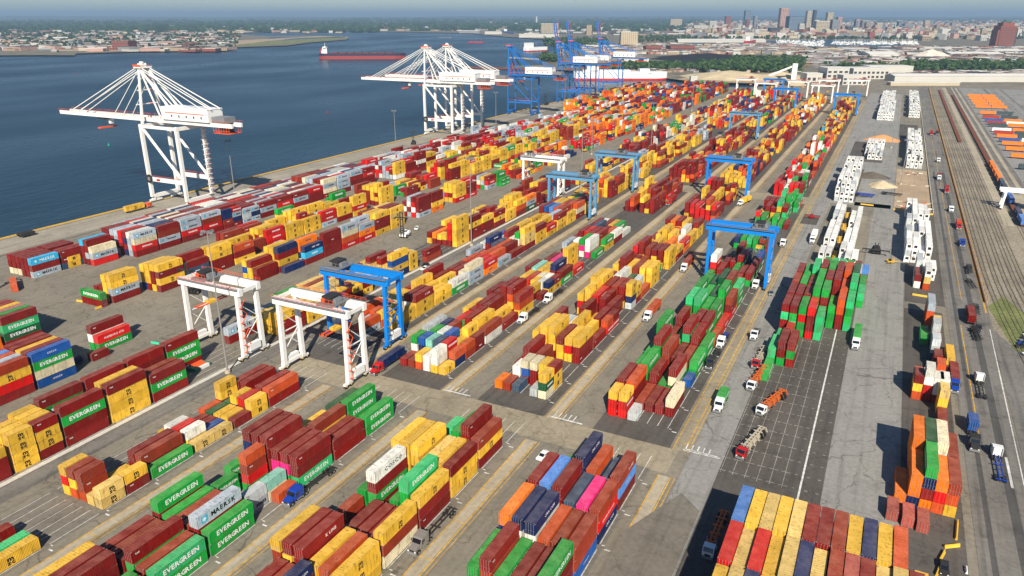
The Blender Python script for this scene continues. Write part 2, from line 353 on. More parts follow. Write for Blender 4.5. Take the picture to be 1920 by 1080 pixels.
# ------------------------------------------------------------------ containers
PAL = {'m': ((124, 14, 7), 'dark red'), 'b': ((142, 46, 20), 'brown'), 'r': ((196, 14, 10), 'bright red'), 'k': ((190, 72, 20), 'rust orange'), 'o': ((236, 118, 0), 'orange'),
  'y': ((224, 176, 50), 'yellow'), 't': ((218, 184, 104), 'pale yellow'), 'g': ((14, 148, 52), 'green'), 'e': ((40, 176, 104), 'light green'), 'h': ((14, 84, 46), 'deep green'),
  'w': ((226, 224, 212), 'white'), 'c': ((214, 202, 168), 'cream'), 'l': ((166, 176, 184), 'pale grey'), 'a': ((48, 164, 206), 'sky blue'), 'n': ((4, 34, 84), 'navy'), 'u': ((4, 76, 150), 'blue'),
  'j': ((72, 128, 198), 'mid blue'), 's': ((44, 72, 98), 'steel blue'), 'p': ((232, 30, 120), 'pink'), 'q': ((128, 190, 172), 'mint'), 'z': ((186, 192, 192), 'grey'), 'i': ((170, 78, 66), 'salmon'),
  'v': ((160, 100, 100), 'mauve'), 'W': ((236, 235, 228), 'white')}
PALL = {k: s2l(v[0]) for k, v in PAL.items()}
CT = []          # x0, y0, z0, length, height, colour, block, row, tier, ntiers
def stack(x, y, s, L40, blk, row):
    z = .12; h = 2.9 if L40 else 2.6
    for i, c in enumerate(s):
        hh = h if (L40 and c not in 'yt') or c == 'W' else (2.62 if not L40 else (2.9 if (hash((int(x), i, int(y))) % 3) else 2.62))
        CT.append((x+random.uniform(-.05, .05), y+random.uniform(-.12, .12), z, 12.19 if L40 else 6.06, hh-.03, c, blk, row, i, len(s))); z += hh
def block(name, x0, rows, phase=0, pitch=2.95):
    for n, line in rows.items():
        for r, cell in enumerate(line.split()):
            x = x0+r*pitch; y = 18+13.42*(n+phase)
            if '/' in cell:
                a, b = cell.split('/')
                if a not in '-': stack(x, y, a, False, name, r)
                if b not in '-': stack(x, y+6.45, b, False, name, r)
            elif cell != '-': stack(x, y, cell, True, name, r)
# ---- near side of the cross aisle
block('stacks behind pale kerb', -198.9, {3: "- mm mmy yyy mmm mmy", 4: "mm mmy mmy yyy yyy mmy", 5: "mm/- mmv/mmv yyy/yyyy yyyy/yyyy yyyy/yyyy yyyy/myym", 6: "- mem mmgm mm mm mmgm",
  7: "- mm mmmm mmm mmmy yyym", 8: "- - mmmm - mgb mgm", 9: "- mm mggm - - -"})
block('stacks beside tall lamppost', -166.2, {1: "mm mm - mg gg my", 2: "- m m - e y", 3: "- - m - e y", 5: "- yry/- kyb/- kbb/y t/y tt/my", 6: "- - - mm mb g", 7: "- y/- ww/m yr/m yw/u t/t",
  8: "- k/myy h/h y/ny y/mr m/yy", 9: "- mm mm m mm mk"})
block('stacks beside blue truck', -131.2, {2: "mm mm yyy mm gg my", 3: "yyy mmm mmm - mg gm", 4: "mm mb mm mgm mb ge", 5: "mmg mg mb mb mml gg", 6: "-/gg gg/- -/grbk c/- lz/cq -/k", 7: "ronm nbmm mbmm upm gpm emm",
  8: "- yy yy gyb mm mm", 9: "- gh - ggg g gg"})
block('stacks beside silver truck', -96.2, {3: "mm yym - - - -", 4: "mm mmm mmb -/mmmn - -", 5: "mmby mmym mymm mmy mmk yyy", 6: "-/mb - mm mm mm cby", 7: "gg mgmw - gg mgge mmy",
  8: "myyy myyy ymyy mmt mmy yym", 9: "- -/ge -/g mgg mmmm myb"})
block('stacks with pink container', -59.5, {4: "mm mn mm gm mm nm", 5: "nn nm mn mg mm mmg", 6: "mng mnbm mmg mmm mmm mmmg", 7: "mmno mwwn cmwn cnk cmb ubb", 8: "mmmm mmmj mmmm mms mmp nrb", 9: "g mb mmnn gsk gs mjb"})
bigrows = {0: "uuuuj yyyyy yrryt yyyyy yyyyt rrrrm mmmmm rmmmb yyyyy nnnnn yyyyy kkkkk", -1: "mmmmr yyyyt rrrrr yyyyy yyyyt nnnnn yyyyt rmrmb mmmmi rmmmm yyyyt yyyyt mmmmm", -2: "yyyyy yyyyt rrrrn yyyyy yyyyt mmmmm yyyyy mmmmm yyyyt rrrrr yyyyy yyyyy mmmm",
  -3: "yyyyy yyyyt rrrrn yyyyy mmmmt mmmmm yyyyy mmmmm nnnnt rrrrr yyyyy yyyyy mmmm"}
for k, line in bigrows.items():
    for r, s in enumerate(line.split()): stack(-15.9+r*2.62, 127.9+k*12.75, s, True, 'big yellow-topped corner stack', r)
stack(18.9, 118.5, 'mym', True, 'big yellow-topped corner stack', 13); stack(18.4, 131.5, 'y', True, 'big yellow-topped corner stack', 13)
# ---- beyond the cross aisle, nearest bays read container by container
block('stacks before mint containers', -131.2, {12: "m/kwg b/qnu ky/qqq ww/mms yww/nkr y/nk", 13: "mmz mmg/mmn kkw/kbb mmu/my yy/yyy bk/mm", 14: "- kr gg mmm yyy wb", 15: "gy mm mmm mmm yy m", 16: "- mmm mmm mmmm mykm ykm",
  17: "m my mk y my -/m", 18: "- wy/wy mr/rk yy/cc ww/ww yn/ym", 19: "mm bq yy my mmn gm", 20: "w mm gp mm yyyy r", 21: "- - - - - -", 22: "ml ms/gs mrw/mr wpg pww g", 23: "ym mmm mmr mmm mkm yg", 24: "nn mm mns mm mk mw", 25: "mm mw mm my mg w"})
block('stacks behind striped slots', -96.2, {12: "o/- b/ww s/muc -/mmc z/yyy chy/yym", 13: "m mmm mm y/- - -", 14: "umy yyyy myyy yym yry mmy", 15: "mmm mz cw yyy yy m", 16: "- - ymm y mm rk/rm", 17: "yry ymyy mmr mmm/mmm mm -", 18: "yyyy yyry yym ymb ymm znyy/myy",
  19: "mm mw mww gh zz k", 20: "yyy mmmm yyy yyb yyy yyy", 21: "mm mm gb k g -", 22: "mmr yymm ymb yym ymm yyy", 23: "yy yy myy mk moo my", 24: "mm yyy yyyy yyy mw or", 25: "my yy yk mr ryw yy", 26: "yym yyo mym ymy mm yym"})
block('stacks under blue gantry', -59.5, {12: "rry/- rry/- z/- - - -"})
block('stacks under blue gantry', -59.5, {12: "mmm mmk b m m mc", 13: "mg mgg mm g gcm -/u", 14: "mg mggm mbb gm gb gg", 15: "gcgg mm mg kmem gmm gg", 16: "g mmm mm mmm ggm k", 17: "g ggge ggge mgg ggg r", 18: "gg gggg ggg ggh gggg rmb", 19: "gg ggg gwh gggh mggb gge",
  20: "gg - cg gg gb -", 21: "gmrw gm - gg mm gm", 22: "g gm mm mgm - gm", 23: "- g mgm nn - hu", 25: "gn gg ge gg gb m"}, phase=.5)
block('stacks behind white gantries', -166.2, {13: "- - k/- lk - -", 14: "kk l/t yk ky y/- yy/yy", 15: "yy my yy yt ywm yym", 16: "y ym yyy yy yy yy", 17: "- mmm mm ry g gw", 18: "- m mm mm yc llc", 19: "- k kk rr wr or", 20: "nl k m kk rk l", 21: "mw nmn cs mk mm m", 22: "uu ql/wu mkm pw cwg mtty",
  23: "yy yy ymy ym mmy yym", 24: "yy my yyy ym ymy yr", 25: "ym my my yy mkl yym", 26: "mmm mmu mmj mck mkb yy", 27: "rrm mmy mmy mym mgk mck", 28: "mk my myy yyg mmm yy"}, phase=-.3)
block('yellow stacks behind gantry', -198.9, {11: "- ml - - - -", 12: "ml ky yy yyt yyy mmy", 13: "yyg yyt yyt yyt yyt yyt/yyy", 14: "yyt yyb yyt yyt myt yyt/ymm", 15: "yyt yyr yyt yym yyt my/ym", 16: "mm yy - ww/ll - -", 17: "yy yym yy/ym mym yy nyuy", 18: "- yw yy ww wyy/- yyy/-", 19: "- - - - - bm",
  21: "ym mo my/mm my mrrr yyyyy", 22: "mmy my mo my mym mmym", 23: "ym my ymt mm mym mmy", 24: "my mmy ymm ym yyqm/my mym", 25: "y ym mm yy myy yy", 26: "- y yyy mmyy myyy mky", 27: "m yy my ym oy/gl hlo"})
# ---- quay-side columns
block('quay block of grey boxes', -339.4, {12: "cmm cmm cmm mmm mmm lma", 13: "mmm mmm mmm mm smm smm"}, phase=-.12)
stack(-324.6, 193.2, 'yy', False, 'quay block of grey boxes', 6)
Q1R = {15: "mrcl", 16: "mlbm", 17: "mrll", 18: "mrbl", 19: "mbnn/mnlr", 20: "lzl/lnl", 21: "mlm", 22: "mrm", 23: "mlm", 24: "mmr", 25: "mclc", 26: "mlll", 27: "lmml", 28: "mmrm"}
for n, s in Q1R.items():
    for r in range(12):
        x = -343.5+r*2.95
        if r == 11:
            if '/' in s: a, b = s.split('/'); stack(x, 18+13.42*(n-.1), a, False, 'long quay block', r); stack(x, 18+13.42*(n-.1)+6.4, b, False, 'long quay block', r)
            else: stack(x, 18+13.42*(n-.1), s, True, 'long quay block', r)
        elif n > 15 or r > 3:
            random.seed(n*31+r*7); k = len(s.split('/')[0]) if r > 2 else 3
            stack(x, 18+13.42*(n-.1), ''.join(random.choice('mmlwrclmbmlwn') for _ in range(k)), True, 'long quay block', r)
block('quay block of grey boxes', -331.8, {13: "- - mm mmma mlmm rlc"}, phase=.6)
block('quay yellow tower stacks', -276.0, {12: "mm mm yyyy mlyy"}, phase=-.42)
block('quay yellow tower stacks', -269.5, {13: "uyyy myyy ymmy mymy", 14: "mmm mmm mmmm msm", 15: "cl ml mmyy mmyy", 16: "mm mml mmyy ymk"}, phase=-.15)
block('inner quay stacks', -243.4, {15: "- yuy yym mm - -", 16: "- yyyy yyyy mymn n -", 17: "- - mwk wnoo man -", 18: "- - mm mmm mmmm -", 19: "- - lll lcc rkcl -", 20: "- nr mm/lr rool rol -", 21: "- yyym yyyy ymyy ymmy -", 22: "- yyyt myym ymmm yyty -",
  24: "- mwm lmwl rwrm lmmm -", 25: "- - mm mmy oymm -", 27: "- yay yryy ymyy ryyy -", 28: "- - myy mmrr rmm -", 30: "- llm rcl gly lrm -"}, phase=-.1)
def filler(name, x0, nrows, n0, n1, pal, hmin, hmax, fill=.9, phase=0, run=.7, gaps=()):
    """bays whose single boxes cannot be read in the photograph: colours in runs, uneven heights"""
    for n in range(n0, n1):
        if any(a <= n < b for a, b in gaps): continue
        random.seed(int(abs(x0)*13)+n*101)
        base = random.choice(pal); hb = random.uniform(hmin, hmax)
        if random.random() > fill+.06: continue
        for r in range(nrows):
            if random.random() > fill: continue
            k = max(1, min(5, round(hb+random.uniform(-1, .9)))); s = ''
            for _ in range(k):
                if random.random() > run: base = random.choice(pal)
                s += base if random.random() < .75 else random.choice(pal)
            x = x0+r*2.95; y = 18+13.42*(n+phase)
            if random.random() < .22: stack(x, y, s, False, name, r); stack(x, y+6.45, s[::-1][:max(1, k-random.randint(0, 1))], False, name, r)
            else: stack(x, y, s, True, name, r)
filler('quay blocks', -284.5, 7, 17, 33, 'yyymymrlgb', 2, 4, .85, -.15, gaps=((24, 25),))
filler('quay blocks', -334, 11, 30, 44, 'lrmwlrmymlw', 3, 4, .97, -.1, gaps=((36, 37),))
filler('quay blocks', -284.5, 8, 33, 50, 'yyymylmrgyb', 3, 4, .92, -.15, gaps=((39, 40),))
filler('quay blocks', -246.0, 7, 31, 50, 'yoymmlgrnkw', 2, 4, .85, -.1, gaps=((36, 37), (42, 43)))
filler('quay blocks', -330, 11, 45, 60, 'wlrmozwkg', 2, 3, .9); filler('quay blocks', -282, 20, 50, 62, 'oooykmnglmow', 3, 5, .9, gaps=((55, 56),))
filler('quay blocks', -350, 18, 60, 84, 'ooomkmyoglnw', 2.6, 5, .9, gaps=((67, 68), (75, 76))); filler('quay blocks', -287, 21, 62, 86, 'mmmokmunbwmog', 3, 5, .93, gaps=((70, 71), (79, 80)))
filler('far yard blocks', -198.9, 6, 28, 46, 'mmmymnbrmy', 1.5, 3.6, .7, gaps=((34, 36),)); filler('far yard blocks', -198.9, 6, 46, 84, 'mymnmmogyrwc', 1.5, 3.6, .75, gaps=((60, 62),))
filler('far yard blocks', -166.2, 6, 29, 52, 'yyymymkyylb', 2, 4, .85, gaps=((34, 36),)); filler('far yard blocks', -166.2, 6, 56, 84, 'ynumywmroykm', 2, 4, .8)
filler('far yard blocks', -131.2, 6, 29, 52, 'mmmmybmmykr', 2.2, 4, .85, gaps=((26, 28), (34, 36))); filler('far yard blocks', -131.2, 6, 52, 82, 'wrmmynoyukmmg', 1.8, 3.6, .85)
filler('far yard blocks', -96.2, 6, 29, 34, 'mmyyrmk', 2, 3.5, .85); filler('far yard blocks', -96.2, 6, 36, 58, 'mymynmyrmykm', 2, 3.6, .9, gaps=((45, 46),)); filler('far yard blocks', -96.2, 6, 58, 80, 'yyymynokmyw', 2, 4, .9)
filler('red and green far block', -57.5, 6, 29, 34, 'gggmmmgemry', 1.8, 3.4, .9); filler('far yard blocks', -59.5, 6, 35, 38, 'ggmggmrw', 2.5, 3.6, .9)
filler('far yard blocks', -59.5, 6, 38, 55, 'okwmqyromwkg', 1.5, 3, .88, run=.35); filler('far yard blocks', -59.5, 6, 55, 78, 'ymmyaymykm', 2, 3.2, .9, run=.5)
# ---- green and red yard, small stacks by the road
yard = {15: "g - - - - - - -", 16: "ee gmm mgm - - - - -", 17: "e mr - - - - - -", 18: "mmem gegm ggrg rmmr eee - - -", 19: "mmmm gggm mgmm rgggg gmmmg ggg mmkk egge", 20: "mmmb gggg mmmm gggmg rmmgm gkmmm mmkk gggge", 21: "mmmm gghg gggge mmmmm ggggg mmmmm gmkkk ghhhh ge",
  22: "- mm mm mmmg gmme gmme ggmg mmmm gg"}
block('green and dark-red yard', -24.3, yard, phase=.12, pitch=2.9)
for i, c in enumerate('czkkrlj'): stack(-16.5+i*2.6, 329.5, 'mm'+c, False, 'green and dark-red yard', i)
P11 = 'orange-topped roadside stack'
stack(14.4, 170.5, 'o', True, P11, 0)
for r, (a, b) in enumerate((('noo', 'nooo'), ('omng', 'omnh'), ('kro', 'krzc'), ('ykb', 'mmb'))):
    stack(17+r*2.55, 170.5, a, True, P11, r+1); stack(17+r*2.55, 183.2, b, True, P11, r+1)
for i, x in enumerate((13.0, 16.1, 19.1)): stack(x, 162.9-i*.8, 'i' if i < 2 else 'i', False, 'loose salmon boxes', i)
P12 = 'thin row beside main road'
stack(24.5, 209, 'm', True, P12, 3); stack(24.6, 222, 'yyt', False, P12, 3); stack(24.9, 229.5, 'oww', False, P12, 3)
for r, s in enumerate(('kym', 'mrww', 'mww')): stack(18.2+r*2.6, 229, s, False, P12, r); 
stack(18.4, 236, 'mi', False, P12, 0); stack(21.2, 236, 'zz', False, P12, 1)
stack(25.0, 246.3, 'mk', False, P12, 3); stack(24.3, 253.5, 'mm', False, P12, 3); stack(23.6, 261, 'szz', False, P12, 3); stack(24.4, 268.5, 'tk', False, P12, 3); stack(24.2, 276, 'zzz', False, P12, 3); stack(25.0, 286, 'tt', False, P12, 3)
stack(22.8, 293.6, 'kkl', True, P12, 2); stack(20.9, 273.4, 'g', True, P12, 1); stack(28.6, 259.7, 'y', True, P12, 4)
# ---- blue/cream tower and its neighbours on the far left
block('blue-topped tower group', -237.6, {6: "mmk mmmk mmmj mmmk umml mryb", 7: "mmm mmmm mmmm mmmy mmbm ucgu", 8: "- - - - -/m -"}, phase=.25)
block('low green pair', -233.2, {9: "gwm gr"}, phase=.17, pitch=2.9)
block('lettered green corner stack', -275.2, {8: "mmmb mmmm mmmy mmmv mmmg mhem", 7: "mmm mmm mmk mmo oo oo"}, phase=.2)
# ---- white refrigerated boxes
def reef(x0, nx, y0, y1, h, name, pitch=2.75):
    y = y0
    while y+12.2 < y1:
        random.seed(int(x0*7+y))
        for r in range(nx):
            if random.random() < .07: continue
            k = max(1, h-(random.random() < .22)); stack(x0+r*pitch, y+random.uniform(-.3, .3), ''.join(random.choice('WWWWWWWz') for _ in range(k-1))+random.choice('WWWWWWWz'), True, name, r)
        y += 13.0
RF = 'white refrigerated rows'
reef(-23.8, 4, 488.5, 600, 4, RF); reef(-20.2, 2, 353, 470, 2, RF); reef(-11.4, 2, 366, 468, 2, RF); reef(-11.6, 3, 340, 366, 3, RF); reef(-14.9, 5, 652, 742, 2, RF)
reef(15.3, 4, 626, 800, 3, RF); reef(15.4, 4, 374, 480, 3, RF); reef(19.5, 3, 350, 374, 3, RF); reef(-14, 6, 915, 1090, 3, RF); reef(-16, 6, 1100, 1240, 2, RF); reef(17, 4, 955, 1220, 3, RF)
stack(19.2, 337, 'wm', True, RF, 0); stack(22.6, 335.5, 'ktW', True, RF, 1)
# the boxes seen largest become objects of their own, the others one merged mesh
verts, faces = [], []
for (x, y, z, L_, h, *_) in CT:
    b = len(verts); X, Y = x+2.44, y+L_
    verts += [(x, y, z), (X, y, z), (X, Y, z), (x, Y, z), (x, y, z+h), (X, y, z+h), (X, Y, z+h), (x, Y, z+h)]
    faces += [(b, b+3, b+2, b+1), (b+4, b+5, b+6, b+7), (b, b+1, b+5, b+4), (b+1, b+2, b+6, b+5), (b+2, b+3, b+7, b+6), (b+3, b, b+4, b+7)]
bvh = BVHTree.FromPolygons([Vector(v) for v in verts], faces)
hits = {}
for py in range(170, 1080, 3):
    for px in range(1, 1920, 3):
        d = Fv+Rv*((px-960)/1386.4)-Uv*((py-540)/1386.4)
        r = bvh.ray_cast(Vector((0, 0, HCAM)), d.normalized(), 900)
        if r[2] is not None: hits[r[2]//6] = hits.get(r[2]//6, 0)+1
order = sorted(hits, key=lambda i: -hits[i]); SOLO = set(order[:300])
if '--stat' in sys.argv or True: print('containers', len(CT), 'visible', len(order), 'smallest solo hits', hits[order[299]])

TXT = {}
def text_mesh(s, size, m, extrude=0.012, bold=.02, sp=1.12):
    """lettering laid in the plane x = 0, reading along +y, centred"""
    key = (s, size, m.name)
    if key in TXT: return TXT[key]
    cu = bpy.data.curves.new('t', 'FONT'); cu.body = s; cu.size = size; cu.align_x = 'CENTER'; cu.align_y = 'CENTER'; cu.resolution_u = 1; cu.offset = bold*size; cu.space_character = sp; cu.space_line = .62
    o = bpy.data.objects.new('t', cu); COL.objects.link(o); dg = bpy.context.evaluated_depsgraph_get(); me = bpy.data.meshes.new_from_object(o.evaluated_get(dg))
    vs = np.empty(len(me.vertices)*3); me.vertices.foreach_get('co', vs); vs = vs.reshape(-1, 3)
    fs = [tuple(pp.vertices) for pp in me.polygons]; bpy.data.objects.remove(o); bpy.data.curves.remove(cu); bpy.data.meshes.remove(me)
    TXT[key] = (vs, fs); return TXT[key]
def put_text(mb, s, size, m, L_, h, yc=0, zc=0, both=True, bold=.02, sx=1):
    vs, fs = text_mesh(s, size, m, bold=bold)
    yy, zz = L_/2+yc, h/2+zc
    mb.add([(2.452, yy+v[0]*sx, zz+v[1]) for v in vs], fs, m)
    if both: mb.add([(-.012, yy-v[0]*sx, zz+v[1]) for v in vs], fs, m)
def mono(mb, s, size, m, L_, h, yc, zc, adv):
    for i, ch in enumerate(s):
        vs, fs = text_mesh(ch, size, m, bold=.028); dy = (i-(len(s)-1)/2)*adv; yy, zz = L_/2+yc, h/2+zc
        mb.add([(2.452, yy+dy+v[0], zz+v[1]) for v in vs], fs, m); mb.add([(-.012, yy-dy-v[0], zz+v[1]) for v in vs], fs, m)
def star(mb, y, z, s, L_, both=True):
    pts = []
    for i in range(14):
        a = math.pi/2+i*math.pi/7; r = s*.42 if i % 2 == 0 else s*.2; pts.append((math.cos(a)*r, math.sin(a)*r))
    for sx, x in ((1, 2.45), (-1, -.01)):
        yy = y if sx > 0 else L_-y
        mb.add([(x+sx*.002, yy-s/2, z-s/2), (x+sx*.002, yy+s/2, z-s/2), (x+sx*.002, yy+s/2, z+s/2), (x+sx*.002, yy-s/2, z+s/2)], [(0, 1, 2, 3) if sx > 0 else (3, 2, 1, 0)], M_SKYL)
        mb.add([(x+sx*.008, yy+p[0], z+p[1]) for p in pts], [tuple(range(14)) if sx > 0 else tuple(range(14))[::-1]], M_WHITE)
LET = {}
def lettering(c, L_, h, i):
    """returns a mesh with the line's wording for both long sides, or None"""
    var = i % 12
    if c not in 'mbki': var = i % 4
    key = (c, L_ > 8, round(h, 1), var)
    if key in LET: return LET[key]
    mb = MB(); eb = MB(); big = L_ > 8
    if c in 'geh': mono(mb, 'EVERGREEN', 1.62 if big else .98, M_WHITE, L_, h, 0, .05, .98 if big else .58)
    elif c in 'yt': put_text(mb, 'm\nsc', 1.5, M_BLACK, L_, h, 0, -.1, bold=.035, sx=1.15)
    elif c == 'l' or (c == 'c' and var == 1): star(eb, 1.9 if big else .9, h/2, 1.6 if big else .9, L_); mono(mb, 'MAERSK', 1.6 if big else .8, M_BLACK, L_, h, 1.0 if big else .4, 0, 1.12 if big else .58)
    elif c == 'a': star(eb, 1.9 if big else .9, h/2, 1.6 if big else .9, L_); mono(mb, 'MAERSK', 1.6 if big else .8, M_WHITE, L_, h, 1.0 if big else .4, 0, 1.12 if big else .58)
    elif c == 'r' and var != 2: put_text(mb, 'HAMBURG SÜD', 1.0 if big else .6, M_WHITE, L_, h)
    elif c == 'w' and big: put_text(mb, 'COSCO', 1.5, M_NAVYL, L_, h, 1, 0, bold=.02, sx=1.25)
    elif c == 'n' and var != 3: put_text(mb, 'CMA CGM', 1.0 if big else .7, M_WHITE, L_, h, 1.2 if big else 0, .1)
    elif c == 'u': put_text(mb, 'COSCO', .8, M_WHITE, L_, h)
    elif c == 'j': put_text(mb, 'COSCO', .9, M_WHITE, L_, h)
    elif c == 'o': put_text(mb, 'Hapag-Lloyd', 1.0 if big else .7, M_NAVYL, L_, h, .6, 0)
    elif c == 'p': put_text(mb, 'ONE', 1.3, M_WHITE, L_, h)
    elif c == 'q' and big: put_text(mb, 'CHINA SHIPPING', .8, M_WHITE, L_, h)
    elif c in 'mbki' and var == 0 and big and h > 2.8: put_text(mb, 'K LINE', 1.0, M_WHITE, L_, h, 2.0, 0)
    elif c in 'mbki' and var in (1, 3, 6, 9): put_text(mb, 'tex', .65, M_WHITE, L_, h, -L_/2+1.3, .6, bold=.03)
    if not mb.v: LET[key] = None; return None
    LET[key] = (mb.mesh('lettering'), eb.mesh('emblem') if eb.v else None); return LET[key]

def corrugated(L_, h, m):
    """steel box with corner posts, rails and real side and end corrugation"""
    mb = MB(); W = 2.438; p = .13; d = .036; bx = mb.box
    for x in (0, W-p):
        for y in (0, L_-p): bx(x, y, 0, x+p, y+p, h, m)
        bx(x if x == 0 else W-.08, p, 0, .08 if x == 0 else W, L_-p, .16, m); bx(x if x == 0 else W-.06, p, h-.1, .06 if x == 0 else W, L_-p, h-.012, m)
    for y in (0, L_-p): bx(p, y, 0, W-p, y+p*.8, .14, m); bx(p, y, h-.12, W-p, y+p*.8, h-.012, m)
    for x in (-.008, W-.17):        # corner castings
        for y in (-.008, L_-.17):
            bx(x, y, -.004, x+.178, y+.178, .12, M_GALV); bx(x, y, h-.11, x+.178, y+.178, h+.006, M_GALV)
    n = int((L_-2*p)/.30); st = (L_-2*p)/n
    for side in (0, 1):
        prof = []
        for i in range(n):
            y = p+i*st
            for fy, dd in ((0, 0), (.18, 0), (.38, 1), (.80, 1)): prof.append((y+fy*st, dd))
        prof.append((L_-p, 0)); X = lambda q: (.012+d*q) if side == 0 else (W-.012-d*q)
        vs = [(X(q), y, .16) for y, q in prof]+[(X(q), y, h-.1) for y, q in prof]; k = len(prof)
        mb.add(vs, [((i, i+k, i+k+1, i+1) if side == 0 else (i, i+1, i+k+1, i+k)) for i in range(k-1)], m)
    n = 8; st = (W-2*p)/n                       # blind end (far end)
    prof = []
    for i in range(n):
        x = p+i*st
        for fx, dd in ((0, 0), (.2, 0), (.4, 1), (.8, 1)): prof.append((x+fx*st, dd))
    prof.append((W-p, 0)); k = len(prof)
    vs = [(x, L_-.02-d*q, .14) for x, q in prof]+[(x, L_-.02-d*q, h-.12) for x, q in prof]
    mb.add(vs, [(i, i+k, i+k+1, i+1) for i in range(k-1)], m)
    # roof: shallow cross corrugation
    n = int(L_/.6); prof = []
    for i in range(n):
        y = .02+i*(L_-.04)/n
        for fy, dd in ((0, 0), (.5, 0), (.6, 1), (.9, 1)): prof.append((y+fy*(L_-.04)/n, dd))
    prof.append((L_-.02, 0)); k = len(prof)
    vs = [(.02, y, h-.02-.02*q) for y, q in prof]+[(W-.02, y, h-.02-.02*q) for y, q in prof]
    mb.add(vs, [(i, i+k, i+k+1, i+1) for i in range(k-1)], m)
    mb.add([(.1, .1, .01), (W-.1, .1, .01), (W-.1, L_-.1, .01), (.1, L_-.1, .01)], [(0, 3, 2, 1)], m)
    mb.add([(.08, .1, .1), (W-.08, .1, .1), (W-.08, .1, h-.1), (.08, .1, h-.1)], [(0, 1, 2, 3)], m)
    return mb.mesh('container_body')
def doors(h, m):
    mb = MB(); W = 2.438
    for a, b in ((.14, W/2-.012), (W/2+.012, W-.14)):
        mb.box(a, .03, .15, b, .07, h-.13, m)
        for k in range(4):
            z = .3+k*(h-.5)/4; mb.box(a+.08, .018, z, b-.08, .031, z+(h-.5)/4-.12, m)
    return mb.mesh('door')
def lockbars(h):
    mb = MB()
    for x in (.38, .95, 1.49, 2.06):
        mb.box(x-.025, -.03, .12, x+.025, .016, h-.1, M_GALV); mb.box(x-.06, -.02, 1.0, x+.22, .0, 1.06, M_GALV)
        for z in (.3, h-.3): mb.box(x-.07, -.035, z-.04, x+.07, .017, z+.04, M_GALV)
    return mb.mesh('locking_bar')
def reefer_unit(h):
    mb = MB(); mb.box(.16, -.04, .2, 2.28, .06, h-.15, M_GREY); mb.cyl((1.22, -.09, h-.85), (1.22, -.03, h-.85), .42, M_DK, 14); mb.box(.35, -.07, .35, 1.1, -.03, 1.0, M_DK)
    return mb.mesh('reefer_unit')
MESH = {}
def parts_for(L_, h):
    k = (L_ > 8, round(h, 2))
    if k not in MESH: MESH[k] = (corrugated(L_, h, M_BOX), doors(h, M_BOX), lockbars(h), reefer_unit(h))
    return MESH[k]
ORD = ['first', 'second', 'third', 'fourth', 'fifth', 'sixth', 'seventh', 'eighth', 'ninth', 'tenth', 'eleventh', 'twelfth', 'thirteenth', 'fourteenth']
bays = {}
for c in CT: bays.setdefault(c[6], set()).add(round(c[1]/3)*3)
BAY = {}
for b_, s_ in bays.items():
    ys = sorted(s_); out = []; last = -99
    for yv in ys:
        if yv-last > 4: out.append(yv); last = yv
        BAY[(b_, yv)] = len(out)-1
PREF = {}
def container(i, x, y, z, L_, h, c, blk, row, tier, nt, label=None, rz=0, force=False):
    body, dr, lb, ru = parts_for(L_, h)
    rgb = PALL[c]; random.seed(i*17+3); v = random.uniform(.8, 1.16); w_ = random.uniform(0, .03)
    col = tuple(min(1, (q*(1-w_)+.3*w_)*v) for q in rgb)+(1,)
    o = link('shipping_container', body, None, (x, y, z), rz); o.color = col
    d = link('door', dr, o); d.color = col; b = link('locking_bar', lb, d)
    if c == 'W':
        link('refrigeration_unit', ru, o); 
    else:
        lm = lettering(c, L_, h, (i*7+row) % 97)
        if lm is not None:
            link('lettering', lm[0], o)
            if lm[1]: link('emblem', lm[1], o)
    if label is None:
        n = BAY[(blk, round(y/3)*3)]
        # measured ordinal of the bay among the bays of its group, counted from the near end
        size = 'long' if L_ > 8 else 'short'
        tr = 'top' if tier == nt-1 else ('ground' if tier == 0 else ORD[tier]); tr = 'lone' if nt == 1 else tr+' tier'
        label = f"{PAL[c][1]} {size} container, {tr}, row {ORD[row] if row < 14 else row}, bay {ORD[n] if n < 14 else n}, {blk}"
        label = f"{tr} {PAL[c][1]} {size} container, {ORD[row]} row, {ORD[min(n, 13)]} bay, {blk}"
    tag(o, label, 'container', 'containers stacked in the yard')
    return o
def bar_letters(mb, x, y, z, L_, h, c, seed):
    """wording on merged far boxes: each letter its own raised plate"""
    big = L_ > 8; zc = z+h/2
    def plates(n, lw, gap, hh, colr, yc):
        W_ = n*lw+(n-1)*gap
        for k in range(n):
            y0 = yc-W_/2+k*(lw+gap)
            mb.add([(x+2.455, y0, zc-hh/2), (x+2.455, y0+lw, zc-hh/2), (x+2.455, y0+lw, zc+hh/2), (x+2.455, y0, zc+hh/2)], [(0, 1, 2, 3)], M_MASS, colr)
    Wc, Bc = (.8, .8, .78), (.02, .02, .03)
    if c in 'geh': plates(9, .56 if big else .34, .18 if big else .1, 1.0 if big else .6, Wc, y+L_/2)
    elif c in 'yt': plates(2, .55, .12, 1.3, Bc, y+L_/2)
    elif c == 'l': plates(1, 1.3, 0, 1.3, (.06, .4, .62), y+1.9 if big else y+1); plates(6, .62 if big else .4, .25 if big else .12, .8, Bc, y+L_/2+.9)
    elif c == 'a' or c == 'r': plates(8 if c == 'r' else 6, .5, .2, .7, Wc, y+L_/2+.4)
    elif c == 'n' and big: plates(6, .5, .2, .6, Wc, y+L_/2)
    elif c == 'o': plates(7, .4, .16, .6, (.02, .04, .2), y+L_/2)
    elif c in 'mb' and seed % 3 == 0: plates(4, .3, .12, .4, Wc, y+(1.6 if seed % 2 else L_/2))
mass = MB()
